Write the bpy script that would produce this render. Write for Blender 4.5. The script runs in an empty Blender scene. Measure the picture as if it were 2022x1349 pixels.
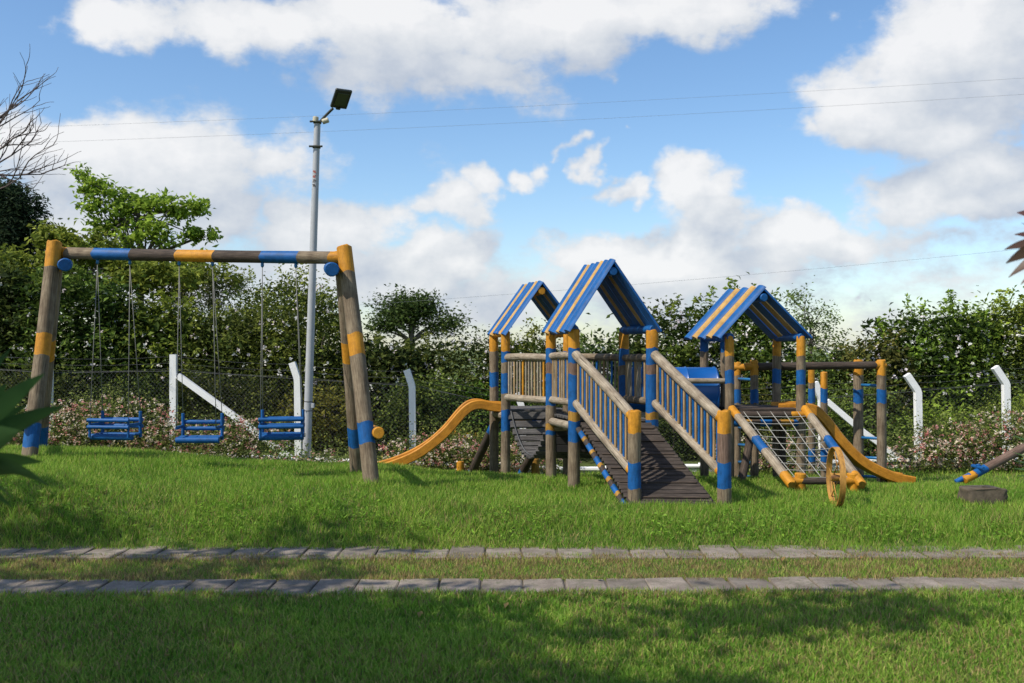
import bpy, math, random
import numpy as np
from mathutils import Vector, Matrix

random.seed(7)
rng = np.random.default_rng(11)
SC = bpy.context.scene
COL = SC.collection
R = math.radians
PI = math.pi

# ------------------------------------------------------------------ camera
FPX, CX, HY, CAMZ = 1966.0, 1011.0, 690.0, 1.70
cam = bpy.data.cameras.new('camera')
cam.sensor_width = 36.0
cam.lens = 35.0
cam.clip_start, cam.clip_end = 0.1, 6000
cam.dof.use_dof = True
cam.dof.focus_distance = 11.8
cam.dof.aperture_fstop = 2.8
cam_o = bpy.data.objects.new('camera', cam)
COL.objects.link(cam_o)
cam_o.location = (0, 0, CAMZ)
cam_o.rotation_euler = (R(90) + math.atan((HY - 674.5) / FPX), 0, 0)
SC.camera = cam_o

# ------------------------------------------------------------------ exposure
SC.view_settings.view_transform = 'Standard'
SC.view_settings.look = 'None'
SC.view_settings.gamma = 1.0
SC.view_settings.exposure = 0.30
SC.view_settings.use_curve_mapping = False
SC.cycles.max_bounces = 4
SC.cycles.diffuse_bounces = 3
SC.cycles.glossy_bounces = 2
SC.cycles.transmission_bounces = 3
SC.cycles.transparent_max_bounces = 4

# ------------------------------------------------------------------ sun
SUN = Vector((-0.56, -0.34, 0.76)).normalized()
sl = bpy.data.lights.new('sun', 'SUN')
sl.energy = 4.3
sl.angle = R(0.5)
sl.color = (1.0, 0.935, 0.82)
so = bpy.data.objects.new('sun', sl)
COL.objects.link(so)
so.rotation_euler = SUN.to_track_quat('Z', 'Y').to_euler()
so.location = (-20, -12, 25)

# ------------------------------------------------------------------ world: sky with cumulus
world = bpy.data.worlds.new('World')
SC.world = world
world.use_nodes = True
world.cycles.sampling_method = 'MANUAL'
world.cycles.sample_map_resolution = 512
wt = world.node_tree
wt.nodes.clear()


def nd(t, typ, **kw):
    n = t.nodes.new(typ)
    for k, v in kw.items():
        setattr(n, k, v)
    return n


def mth(t, op, a, b=None, c=None, clamp=False):
    n = t.nodes.new('ShaderNodeMath')
    n.operation = op
    n.use_clamp = clamp
    for i, v in enumerate((a, b, c)):
        if v is None:
            continue
        if isinstance(v, (int, float)):
            n.inputs[i].default_value = v
        else:
            t.links.new(v, n.inputs[i])
    return n.outputs[0]


def vmth(t, op, a, b=None, scale=None):
    n = t.nodes.new('ShaderNodeVectorMath')
    n.operation = op
    for i, v in enumerate((a, b)):
        if v is None:
            continue
        if isinstance(v, (tuple, list)):
            n.inputs[i].default_value = v
        else:
            t.links.new(v, n.inputs[i])
    if scale is not None:
        n.inputs['Scale'].default_value = scale
    return n.outputs[0]


# cumulus banks: direction (as seen in the frame) and angular size
BANKS = [
    (240, 35, 130, 60, 0.8), (520, 55, 230, 95, 1.0), (760, 60, 300, 110, 1.0), (1050, 40, 330, 120, 1.0), (1340, 25, 260, 90, 1.0),
    (820, 150, 330, 70, 0.72), (1130, 120, 230, 60, 0.7), (1210, 160, 80, 45, 0.5), (110, 25, 60, 35, 0.5),
    (150, 270, 170, 80, 1.0), (40, 250, 130, 75, 1.0), (330, 320, 330, 130, 0.85), (560, 300, 180, 90, 0.7), (450, 400, 240, 95, 0.9), (200, 430, 260, 100, 0.8),
    (690, 440, 170, 70, 1.0), (860, 405, 140, 55, 0.9), (960, 370, 80, 34, 0.8), (860, 490, 150, 60, 0.9), (620, 470, 180, 70, 0.8),
    (1060, 350, 60, 26, 0.75), (1105, 330, 50, 30, 0.7), (1130, 305, 40, 20, 0.5), (1180, 335, 34, 30, 0.7), (1200, 372, 60, 28, 0.75), (1250, 292, 30, 16, 0.5), (1350, 385, 130, 70, 1.0), (1400, 450, 160, 65, 0.9), (1180, 480, 170, 60, 0.9), (1320, 500, 220, 55, 0.8),
    (1590, 470, 140, 65, 1.0), (1690, 490, 120, 50, 0.8),
    (1870, 100, 170, 150, 1.05), (1990, 150, 170, 130, 1.0), (1740, 225, 190, 75, 1.0), (1900, 240, 230, 75, 1.0), (1610, 262, 110, 35, 0.6),
    (1830, 370, 160, 85, 1.0), (1970, 340, 170, 90, 1.0), (1900, 415, 190, 50, 0.8), (1650, 20, 60, 40, 0.5), (1724, 565, 26, 20, 0.6), (1790, 600, 110, 30, 0.5),
    (1000, 580, 1700, 140, 0.62), (300, 540, 600, 140, 0.75), (250, 340, 460, 150, 0.85), (720, 555, 560, 120, 0.85), (1330, 535, 600, 100, 0.85), (900, 190, 330, 60, 0.55), (1850, 480, 320, 60, 0.5),
]
g = bpy.data.node_groups.new('cloud_density', 'ShaderNodeTree')
g.interface.new_socket('Vector', in_out='INPUT', socket_type='NodeSocketVector')
g.interface.new_socket('Density', in_out='OUTPUT', socket_type='NodeSocketFloat')
gi, go = nd(g, 'NodeGroupInput'), nd(g, 'NodeGroupOutput')
D = gi.outputs[0]
sep = nd(g, 'ShaderNodeSeparateXYZ')
g.links.new(D, sep.inputs[0])
az = mth(g, 'ARCTAN2', sep.outputs[0], sep.outputs[1])
el = mth(g, 'ARCSINE', sep.outputs[2])
cmb = nd(g, 'ShaderNodeCombineXYZ')
g.links.new(az, cmb.inputs[0])
g.links.new(el, cmb.inputs[1])
n1 = nd(g, 'ShaderNodeTexNoise')
n1.inputs['Scale'].default_value = 7.0
n1.inputs['Detail'].default_value = 5.0
n1.inputs['Roughness'].default_value = 0.55
g.links.new(D, n1.inputs['Vector'])
wv = vmth(g, 'SUBTRACT', n1.outputs['Color'], (0.5, 0.5, 0.5))
wv = vmth(g, 'MULTIPLY', wv, (0.24, 0.13, 0.0))
q = vmth(g, 'ADD', cmb.outputs[0], wv)


def dirs(px, py):
    u, v = (px - CX) / FPX, (HY - py) / FPX
    return math.atan(u), math.atan(v / math.sqrt(1 + u * u))


blobs = [(dirs(px, py), rx / FPX * 1.18, ry / FPX * 1.20, w) for px, py, rx, ry, w in BANKS]
br = random.Random(3)
for k in range(24):       # broken cumulus all round the sky; unseen banks enlarged to whiten the skylight
    a = R(44 + k * 11.8 + br.uniform(-5, 5))
    e = R(br.uniform(6, 62))
    blobs.append(((a if a < PI else a - 2 * PI, e), R(br.uniform(12, 22)), R(br.uniform(5, 10)), 1.0))
acc = None
for (a, e), rx, ry, w in blobs:
    m = nd(g, 'ShaderNodeMapping')
    m.inputs['Scale'].default_value = (1 / rx, 1 / ry, 1)
    m.inputs['Location'].default_value = (-a / rx, -e / ry, 0)
    g.links.new(q, m.inputs[0])
    gr = nd(g, 'ShaderNodeTexGradient', gradient_type='SPHERICAL')
    g.links.new(m.outputs[0], gr.inputs[0])
    b = mth(g, 'MULTIPLY', gr.outputs[1], w)
    acc = b if acc is None else mth(g, 'SMOOTH_MAX', acc, b, 0.12)
n2 = nd(g, 'ShaderNodeTexNoise')
n2.inputs['Scale'].default_value = 11.0
n2.inputs['Detail'].default_value = 9.0
n2.inputs['Roughness'].default_value = 0.65
mp = nd(g, 'ShaderNodeMapping')
mp.inputs['Scale'].default_value = (1, 1, 1.7)
g.links.new(D, mp.inputs[0])
g.links.new(mp.outputs[0], n2.inputs['Vector'])
f = mth(g, 'SUBTRACT', n2.outputs[0], 0.5)
dens = mth(g, 'ADD', mth(g, 'MULTIPLY', acc, 1.15), mth(g, 'MULTIPLY', f, 1.35))
dens = mth(g, 'SUBTRACT', dens, 0.29)
g.links.new(dens, go.inputs[0])

tc = nd(wt, 'ShaderNodeTexCoord')
dvec = tc.outputs['Generated']


def dgroup(vec):
    n = wt.nodes.new('ShaderNodeGroup')
    n.node_tree = g
    wt.links.new(vec, n.inputs[0])
    return n.outputs[0]


d0 = dgroup(dvec)
d1 = dgroup(vmth(wt, 'ADD', dvec, (-0.030, 0.0, 0.046)))
mr = nd(wt, 'ShaderNodeMapRange', interpolation_type='SMOOTHSTEP')
mr.inputs['From Min'].default_value = -0.04
mr.inputs['From Max'].default_value = 0.36
wt.links.new(d0, mr.inputs['Value'])
alpha = mth(wt, 'MULTIPLY', mr.outputs[0], 0.95)
shade0 = mth(wt, 'ADD', mth(wt, 'MULTIPLY', mth(wt, 'SUBTRACT', d0, d1), 0.80), 0.40)
fn_ = nd(wt, 'ShaderNodeTexNoise')
fn_.inputs['Scale'].default_value = 26.0
fn_.inputs['Detail'].default_value = 6.0
fn_.inputs['Roughness'].default_value = 0.6
wt.links.new(dvec, fn_.inputs['Vector'])
shade = mth(wt, 'ADD', shade0, mth(wt, 'MULTIPLY', mth(wt, 'SUBTRACT', fn_.outputs[0], 0.5), 0.55), clamp=True)
cr = nd(wt, 'ShaderNodeValToRGB')
cr.color_ramp.elements[0].position = 0.0
cr.color_ramp.elements[0].color = (0.52, 0.58, 0.68, 1)
cr.color_ramp.elements[1].position = 1.0
cr.color_ramp.elements[1].color = (0.93, 0.93, 0.935, 1)
e2 = cr.color_ramp.elements.new(0.5)
e2.color = (0.73, 0.76, 0.80, 1)
wt.links.new(shade, cr.inputs[0])
cloudc = vmth(wt, 'SCALE', cr.outputs[0], scale=6.0)
sky = nd(wt, 'ShaderNodeTexSky', sky_type='NISHITA')
sky.sun_disc = False
sky.sun_elevation = math.asin(SUN.z)
sky.sun_rotation = math.atan2(SUN.x, SUN.y)
sky.altitude = 200
sky.air_density = 1.0
sky.dust_density = 0.8
sky.ozone_density = 2.5
mx = nd(wt, 'ShaderNodeMix', data_type='RGBA')
wt.links.new(alpha, mx.inputs[0])
hs = nd(wt, 'ShaderNodeHueSaturation')
hs.inputs['Saturation'].default_value = 1.13
hs.inputs['Value'].default_value = 1.04
wt.links.new(sky.outputs[0], hs.inputs['Color'])
wt.links.new(hs.outputs[0], mx.inputs[6])
wt.links.new(cloudc, mx.inputs[7])
bg = nd(wt, 'ShaderNodeBackground')
bg.inputs[1].default_value = 0.135
wt.links.new(mx.outputs[2], bg.inputs[0])
wo = nd(wt, 'ShaderNodeOutputWorld')
wt.links.new(bg.outputs[0], wo.inputs[0])

# ------------------------------------------------------------------ helpers
WLOC = {}


def V(px, py, Y):
    """the point of the place that lies Y metres out and shows at a pixel of the photograph"""
    return Vector(((px - CX) / FPX * Y, Y, CAMZ - (py - HY) / FPX * Y))


def sstep(a, b, t):
    t = np.clip((t - a) / (b - a), 0, 1)
    return t * t * (3 - 2 * t)


_vn = rng.random((64, 64))


def vnoise(x, y, s):
    x = np.asarray(x, float) / s + 100.0
    y = np.asarray(y, float) / s + 100.0
    xi, yi = np.floor(x).astype(int), np.floor(y).astype(int)
    fx, fy = x - xi, y - yi
    fx, fy = fx * fx * (3 - 2 * fx), fy * fy * (3 - 2 * fy)
    a = _vn[xi % 64, yi % 64]; b = _vn[(xi + 1) % 64, yi % 64]
    c = _vn[xi % 64, (yi + 1) % 64]; d = _vn[(xi + 1) % 64, (yi + 1) % 64]
    return (a * (1 - fx) + b * fx) * (1 - fy) + (c * (1 - fx) + d * fx) * fy


def ground_z(x, y):
    x = np.asarray(x, float); y = np.asarray(y, float)
    crest = np.interp(x, [-9, -6, -4.7, -3.4, -2.7, -1.65, -0.8, 0.5, 3, 8], [0.36, 0.30, 0.23, 0.13, 0.085, 0.04, -0.01, -0.045, -0.055, -0.07])
    back = np.interp(x, [-9, -5, 0, 5, 9], [-0.10, -0.16, -0.42, -0.36, -0.30])
    t = np.clip((y - 9.78) / 1.35, 0, 1)
    s1 = 1 - (1 - t) ** 2
    z = -0.25 + (crest + 0.25) * s1
    y0 = np.interp(x, [-2, 1, 3.5, 5], [13.5, 13.2, 12.9, 12.2])
    s2 = sstep(y0, y0 + 3.0, y)
    z = z + (back - crest) * s2
    z = z + 0.10 * np.exp(-((x + 1.75) / 0.9) ** 2 - ((y - 11.55) / 0.65) ** 2)
    amp = 0.05 * np.clip((y - 9.7) / 0.8, 0, 1) * np.clip((40 - y) / 10, 0, 1)
    z = z + amp * (vnoise(x, y, 0.9) - 0.5)
    z = z - 0.006 * np.clip(y - 20, 0, 150) - 0.02 * np.clip(np.abs(x) - 14, 0, 100)
    return z


def GZ(x, y):
    return float(ground_z(x, y))


def link(o, parent=None):
    COL.objects.link(o)
    if parent is not None:
        o.parent = parent
    return o


def tag(o, label=None, cat=None, group=None, kind=None):
    if label: o['label'] = label
    if cat: o['category'] = cat
    if group: o['group'] = group
    if kind: o['kind'] = kind
    return o


def thing(name, loc, label, cat, group=None):
    o = bpy.data.objects.new(name, None)
    o.empty_display_size = 0.2
    o.location = loc
    WLOC[o] = Vector(loc)
    link(o)
    return tag(o, label, cat, group)


def mesh_obj(name, verts, faces, mats, parent=None, fmat=None, smooth=True, lc=None, col=None, sharp=None):
    """verts in world space; the object's origin is put at its middle"""
    v = np.asarray(verts, float)
    org = v.mean(axis=0)
    me = bpy.data.meshes.new(name)
    n = len(v)
    me.vertices.add(n)
    me.vertices.foreach_set('co', (v - org).ravel())
    if isinstance(faces, np.ndarray):
        m, k = faces.shape
        flat = faces.ravel().astype(np.int32)
        starts = np.arange(0, m * k, k, dtype=np.int32)
    else:
        m = len(faces)
        flat = np.fromiter((i for fc in faces for i in fc), dtype=np.int32)
        lens = np.fromiter((len(fc) for fc in faces), dtype=np.int32)
        starts = np.concatenate(([0], np.cumsum(lens)[:-1])).astype(np.int32)
    me.loops.add(len(flat))
    me.loops.foreach_set('vertex_index', flat)
    me.polygons.add(m)
    me.polygons.foreach_set('loop_start', starts)
    if not isinstance(mats, (list, tuple)):
        mats = [mats]
    for mt in mats:
        me.materials.append(M[mt] if isinstance(mt, str) else mt)
    if fmat is not None:
        me.polygons.foreach_set('material_index', np.asarray(fmat, np.int32))
    me.polygons.foreach_set('use_smooth', np.full(m, bool(smooth)))
    if lc is not None:
        a = me.attributes.new('lc', 'FLOAT_VECTOR', 'POINT')
        a.data.foreach_set('vector', np.asarray(lc, np.float32).ravel())
    if col is not None:
        a = me.attributes.new('col', 'FLOAT_COLOR', 'POINT')
        c4 = np.ones((n, 4), np.float32)
        c4[:, :3] = col
        a.data.foreach_set('color', c4.ravel())
    me.update(calc_edges=True)
    if smooth and sharp is not None:
        try:
            me.set_sharp_from_angle(angle=R(sharp))
        except Exception:
            pass
    o = bpy.data.objects.new(name, me)
    w = Vector(org)
    WLOC[o] = w
    o.location = w - (WLOC[parent] if parent is not None else Vector((0, 0, 0)))
    link(o, parent)
    return o


def frame_of(t):
    t = Vector(t).normalized()
    up = Vector((0, 0, 1)) if abs(t.z) < 0.95 else Vector((0, 1, 0))
    a = t.cross(up).normalized()
    return a, a.cross(t).normalized(), t


def log(name, parent, p0, p1, r0, r1=None, bands=(), base='wood', seg=14, rough=0.035, bow=0.0, sub=5, cap=None):
    """a round timber with painted bands: bands = [(t0, t1, material)]"""
    p0, p1 = Vector(p0), Vector(p1)
    r1 = r0 if r1 is None else r1
    L = (p1 - p0).length
    a, b, t = frame_of(p1 - p0)
    ts = {0.0, 1.0}
    for k in range(1, sub):
        ts.add(k / sub)
    edges = set()
    for q0, q1, _ in bands:
        for q_ in (q0, q1):
            q_ = min(max(q_, 0), 1)
            ts.add(q_); edges.add(q_)
    ts = sorted(ts)
    ts2 = [ts[0]]
    for q_ in ts[1:]:
        if q_ - ts2[-1] > 0.012 or q_ in edges:
            ts2.append(q_)
    ts2[-1] = 1.0
    bev = min(0.012, r0 * 0.15) / max(L, 0.01)
    rings = [(0.0, 0.86)] + [(bev, 1.0)] + [(q_, 1.0) for q_ in ts2[1:-1] if bev * 1.5 < q_ < 1 - bev * 1.5] + [(1 - bev, 1.0), (1.0, 0.86)]
    names = [base]
    for x in bands:
        if x[2] not in names: names.append(x[2])
    if cap and cap not in names: names.append(cap)
    ph = [random.uniform(0, 6.28) for _ in range(4)]
    bd = random.uniform(0, 6.28)
    off = random.uniform(0, 50)
    vs, lc, fs, fm = [], [], [], []
    for q_, s in rings:
        rr = r0 + (r1 - r0) * q_
        cen = p0 + (p1 - p0) * q_ + (a * math.cos(bd) + b * math.sin(bd)) * bow * math.sin(PI * q_)
        for k in range(seg):
            th = 2 * PI * k / seg
            w = 1 + rough * (0.6 * math.sin(2 * th + ph[0] + 2 * q_) + 0.5 * math.sin(3 * th + ph[1] - 3 * q_) + 0.4 * math.sin(5 * q_ * L + ph[2]))
            jit = 0.0
            if q_ in edges:
                jit = 0.009 * math.sin(3 * th + ph[3]) + random.uniform(-0.006, 0.006)
            vs.append(cen + (a * math.cos(th) + b * math.sin(th)) * rr * w * s + t * jit)
            lc.append((rr * math.cos(th) + off, rr * math.sin(th) + off * 0.7, q_ * L + off * 0.3))
    nr = len(rings)

    def mat_at(q_):
        m_ = base
        for q0, q1, mm in bands:
            if q0 <= q_ <= q1: m_ = mm
        return names.index(m_)
    for i in range(nr - 1):
        qm = (rings[i][0] + rings[i + 1][0]) / 2
        mi = mat_at(qm)
        for k in range(seg):
            k2 = (k + 1) % seg
            fs.append((i * seg + k, i * seg + k2, (i + 1) * seg + k2, (i + 1) * seg + k))
            fm.append(mi)
    fs.append(tuple(reversed(range(seg)))); fm.append(names.index(cap) if cap else mat_at(0.0))
    fs.append(tuple((nr - 1) * seg + k for k in range(seg))); fm.append(names.index(cap) if cap else mat_at(1.0))
    return mesh_obj(name, [tuple(x) for x in vs], fs, names, parent, fm, True, lc, None, 33)


def tube(name, parent, pts, radii, mat, seg=8):
    pts = [Vector(p) for p in pts]
    if not isinstance(radii, (list, tuple)):
        radii = [radii] * len(pts)
    vs, fs, lc = tube_geo(pts, radii, seg)
    return mesh_obj(name, vs, fs, mat, parent, None, True, lc)


def tube_geo(pts, radii, seg, base=0):
    vs, lc, fs = [], [], []
    n = len(pts)
    L = 0
    off = random.uniform(0, 30)
    for i, p in enumerate(pts):
        t = (pts[min(i + 1, n - 1)] - pts[max(i - 1, 0)])
        a, b, t = frame_of(t)
        if i: L += (p - pts[i - 1]).length
        for k in range(seg):
            th = 2 * PI * k / seg
            vs.append(tuple(p + (a * math.cos(th) + b * math.sin(th)) * radii[i]))
            lc.append((radii[i] * math.cos(th) + off, radii[i] * math.sin(th), L))
    for i in range(n - 1):
        for k in range(seg):
            k2 = (k + 1) % seg
            fs.append((base + i * seg + k, base + i * seg + k2, base + (i + 1) * seg + k2, base + (i + 1) * seg + k))
    fs.append(tuple(base + k for k in reversed(range(seg))))
    fs.append(tuple(base + (n - 1) * seg + k for k in range(seg)))
    return vs, fs, lc


def box(name, parent, cen, ax, ay, az_, size, mat, bev=0.006, jit=0.0):
    """bevelled box with axes ax, ay, az_ (unit vectors) and full sizes"""
    cen = Vector(cen)
    ax, ay, az_ = Vector(ax).normalized(), Vector(ay).normalized(), Vector(az_).normalized()
    hx, hy, hz = [s / 2 for s in size]
    bev = min(bev, hx * 0.4, hy * 0.4, hz * 0.4)
    vs, lc = [], []
    off = random.uniform(0, 40)
    idx = {}
    for sx in (-1, 1):
        for sy in (-1, 1):
            for sz in (-1, 1):
                for ch in range(3):
                    x, y, z = sx * hx, sy * hy, sz * hz
                    if ch != 0: x -= sx * bev
                    if ch != 1: y -= sy * bev
                    if ch != 2: z -= sz * bev
                    j = [random.uniform(-jit, jit) for _ in range(3)] if jit else (0, 0, 0)
                    idx[(sx, sy, sz, ch)] = len(vs)
                    vs.append(tuple(cen + ax * (x + j[0]) + ay * (y + j[1]) + az_ * (z + j[2])))
                    lc.append((x + off, y + off * 0.6, z + off * 0.3))
    # longest axis plays the grain
    k = max(range(3), key=lambda i: size[i])
    if k == 0: lc = [(c[1], c[2], c[0]) for c in lc]
    elif k == 1: lc = [(c[0], c[2], c[1]) for c in lc]
    fs = []

    def fc(keys):
        ids = [idx[k_] for k_ in keys]
        pts = [Vector(vs[i]) for i in ids]
        c = sum(pts, Vector()) / len(pts)
        nrm = (pts[1] - pts[0]).cross(pts[2] - pts[0])
        if nrm.dot(c - cen) < 0: ids.reverse()
        fs.append(tuple(ids))
    for s in (-1, 1):
        fc([(s, -1, -1, 0), (s, 1, -1, 0), (s, 1, 1, 0), (s, -1, 1, 0)])
        fc([(-1, s, -1, 1), (1, s, -1, 1), (1, s, 1, 1), (-1, s, 1, 1)])
        fc([(-1, -1, s, 2), (1, -1, s, 2), (1, 1, s, 2), (-1, 1, s, 2)])
    for s1 in (-1, 1):
        for s2 in (-1, 1):
            fc([(-1, s1, s2, 1), (1, s1, s2, 1), (1, s1, s2, 2), (-1, s1, s2, 2)])
            fc([(s1, -1, s2, 0), (s1, 1, s2, 0), (s1, 1, s2, 2), (s1, -1, s2, 2)])
            fc([(s1, s2, -1, 0), (s1, s2, 1, 0), (s1, s2, 1, 1), (s1, s2, -1, 1)])
    for sx in (-1, 1):
        for sy in (-1, 1):
            for sz in (-1, 1):
                fc([(sx, sy, sz, 0), (sx, sy, sz, 1), (sx, sy, sz, 2)])
    return mesh_obj(name, vs, fs, mat, parent, None, False, lc)


def sweep(name, parent, prof, path, mat, closed=True):
    """prof: (sideways, up) points; path: world points in a roughly vertical plane"""
    path = [Vector(p) for p in path]
    n, m = len(path), len(prof)
    vs, lc, fs = [], [], []
    L = 0
    for i, p in enumerate(path):
        t = (path[min(i + 1, n - 1)] - path[max(i - 1, 0)]).normalized()
        side = t.cross(Vector((0, 0, 1))).normalized()
        up = side.cross(t).normalized()
        if i: L += (p - path[i - 1]).length
        for u, w in prof:
            vs.append(tuple(p + side * u + up * w))
            lc.append((u, w, L))
    for i in range(n - 1):
        for k in range(m):
            k2 = (k + 1) % m
            fs.append((i * m + k, i * m + k2, (i + 1) * m + k2, (i + 1) * m + k))
    fs.append(tuple(reversed(range(m))))
    fs.append(tuple((n - 1) * m + k for k in range(m)))
    return mesh_obj(name, vs, fs, mat, parent, None, True, lc, None, 40)


def spline(pts, n):
    """Catmull-Rom through pts"""
    pts = [Vector(p) for p in pts]
    out = []
    P = [pts[0] * 2 - pts[1]] + pts + [pts[-1] * 2 - pts[-2]]
    for i in range(1, len(P) - 2):
        for k in range(n):
            t = k / n
            a, b, c, d = P[i - 1], P[i], P[i + 1], P[i + 2]
            out.append(0.5 * ((2 * b) + (c - a) * t + (2 * a - 5 * b + 4 * c - d) * t * t + (3 * b - a - 3 * c + d) * t ** 3))
    out.append(pts[-1])
    return out


# ------------------------------------------------------------------ materials
M = {}


def base_mat(name, rough=0.6):
    m = bpy.data.materials.new(name)
    m.use_nodes = True
    t = m.node_tree
    b = t.nodes['Principled BSDF']
    b.inputs['Roughness'].default_value = rough
    M[name] = m
    return m, t, b


def noise(t, vec, scale, detail=4, rough=0.55):
    n = nd(t, 'ShaderNodeTexNoise')
    n.inputs['Scale'].default_value = scale
    n.inputs['Detail'].default_value = detail
    n.inputs['Roughness'].default_value = rough
    if vec is not None: t.links.new(vec, n.inputs['Vector'])
    return n


def ramp(t, fac, stops):
    r = nd(t, 'ShaderNodeValToRGB')
    els = r.color_ramp.elements
    while len(els) < len(stops): els.new(0.5)
    for e, (p, c) in zip(els, stops):
        e.position = p
        e.color = (*c, 1) if len(c) == 3 else c
    t.links.new(fac, r.inputs[0])
    return r.outputs[0]


def mixc(t, fac, a, b, mode='MIX'):
    n = nd(t, 'ShaderNodeMix', data_type='RGBA', blend_type=mode)
    for i, v in ((0, fac), (6, a), (7, b)):
        if isinstance(v, (int, float)): n.inputs[i].default_value = v
        elif isinstance(v, tuple): n.inputs[i].default_value = (*v, 1)
        else: t.links.new(v, n.inputs[i])
    return n.outputs[2]


def bump(t, b, h, strength=0.4, dist=0.01):
    n = nd(t, 'ShaderNodeBump')
    n.inputs['Strength'].default_value = strength
    n.inputs['Distance'].default_value = dist
    t.links.new(h, n.inputs['Height'])
    t.links.new(n.outputs[0], b.inputs['Normal'])


def grain_vec(t, sx, sz):
    a = nd(t, 'ShaderNodeAttribute', attribute_name='lc')
    return vmth(t, 'MULTIPLY', a.outputs['Vector'], (sx, sx, sz)), a.outputs['Vector']


def wood_mat(name, dark, mid, light, rough=0.85, stain=0.5):
    m, t, b = base_mat(name, rough)
    gv, lv = grain_vec(t, 1.0, 0.06)
    fine = noise(t, gv, 95, 6, 0.65)
    coarse = noise(t, lv, 5.5, 4, 0.6)
    crack = noise(t, vmth(t, 'MULTIPLY', lv, (1, 1, 0.035)), 60, 3, 0.5)
    c = ramp(t, fine.outputs[0], [(0.28, dark), (0.5, mid), (0.74, light)])
    st = ramp(t, coarse.outputs[0], [(0.35, (0.50, 0.44, 0.40)), (0.62, (1, 1, 1))])
    c = mixc(t, stain, c, st, 'MULTIPLY')
    ck = ramp(t, crack.outputs[0], [(0.30, (0.18, 0.16, 0.14)), (0.37, (1, 1, 1))])
    c = mixc(t, 0.8, c, ck, 'MULTIPLY')
    t.links.new(c, b.inputs['Base Color'])
    bump(t, b, mth(t, 'ADD', fine.outputs[0], mth(t, 'MULTIPLY', ck, 0.8)), 0.5, 0.006)
    return m


wood_mat('wood', (0.075, 0.054, 0.034), (0.195, 0.148, 0.096), (0.33, 0.265, 0.18), stain=0.75)
wood_mat('grey_wood', (0.15, 0.12, 0.085), (0.29, 0.24, 0.175), (0.47, 0.405, 0.315), stain=0.75)
wood_mat('red_wood', (0.075, 0.043, 0.030), (0.15, 0.093, 0.067), (0.23, 0.16, 0.12))
wood_mat('dark_wood', (0.016, 0.011, 0.008), (0.050, 0.034, 0.024), (0.125, 0.090, 0.065), stain=0.7)
wood_mat('ramp_wood', (0.016, 0.012, 0.010), (0.046, 0.034, 0.027), (0.105, 0.083, 0.068), stain=0.6)
wood_mat('plank_grey', (0.035, 0.033, 0.034), (0.085, 0.080, 0.078), (0.17, 0.16, 0.15), stain=0.5)
wood_mat('tan_slat', (0.19, 0.115, 0.05), (0.33, 0.215, 0.10), (0.46, 0.33, 0.18), stain=0.35)


def paint_mat(name, c1, c2, worn, rough=0.42, wear=0.36, grime=1.0):
    m, t, b = base_mat(name, rough)
    gv, lv = grain_vec(t, 1.0, 0.12)
    n_big = noise(t, lv, 3.5, 3)
    n_f = noise(t, gv, 60, 6, 0.7)
    n_w = noise(t, gv, 22, 8, 0.75)
    c = mixc(t, n_big.outputs[0], c1, c2)
    st = ramp(t, n_f.outputs[0], [(0.28, (0.55, 0.53, 0.50)), (0.6, (1, 1, 1))])
    c = mixc(t, 0.8 * grime, c, st, 'MULTIPLY')
    n_s = noise(t, lv, 9, 5, 0.7)
    c = mixc(t, 0.6 * grime, c, ramp(t, n_s.outputs[0], [(0.36, (0.55, 0.52, 0.48)), (0.55, (1, 1, 1))]), 'MULTIPLY')
    b.inputs['Specular IOR Level'].default_value = 0.3
    chips = ramp(t, n_w.outputs[0], [(wear - 0.03, (1, 1, 1)), (wear, (0, 0, 0))])
    c = mixc(t, chips, c, worn)
    t.links.new(c, b.inputs['Base Color'])
    t.links.new(mth(t, 'ADD', mth(t, 'MULTIPLY', n_f.outputs[0], 0.25), rough - 0.1), b.inputs['Roughness'])
    bump(t, b, n_f.outputs[0], 0.3, 0.004)
    return m


paint_mat('blue', (0.004, 0.078, 0.275), (0.007, 0.115, 0.36), (0.12, 0.13, 0.15), rough=0.55, wear=0.365)
paint_mat('yellow', (0.50, 0.205, 0.010), (0.61, 0.285, 0.024), (0.22, 0.14, 0.07), rough=0.6, wear=0.375)
paint_mat('pale_yellow', (0.46, 0.255, 0.065), (0.58, 0.37, 0.13), (0.26, 0.19, 0.12), rough=0.7, wear=0.41)
paint_mat('slide_yellow', (0.48, 0.19, 0.015), (0.60, 0.27, 0.03), (0.33, 0.15, 0.03), rough=0.42, wear=0.30)
paint_mat('white_paint', (0.76, 0.76, 0.745), (0.84, 0.84, 0.83), (0.50, 0.48, 0.44), rough=0.8, wear=0.22, grime=0.25)
paint_mat('rust_gold', (0.30, 0.155, 0.025), (0.42, 0.23, 0.04), (0.16, 0.09, 0.05), rough=0.6, wear=0.36)


def simple_mat(name, c1, c2, rough=0.6, scale=20, metal=0.0, bmp=0.0):
    m, t, b = base_mat(name, rough)
    tcn = nd(t, 'ShaderNodeTexCoord')
    n = noise(t, tcn.outputs['Object'], scale, 5, 0.6)
    t.links.new(mixc(t, n.outputs[0], c1, c2), b.inputs['Base Color'])
    b.inputs['Metallic'].default_value = metal
    if bmp: bump(t, b, n.outputs[0], bmp, 0.01)
    return m


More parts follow.
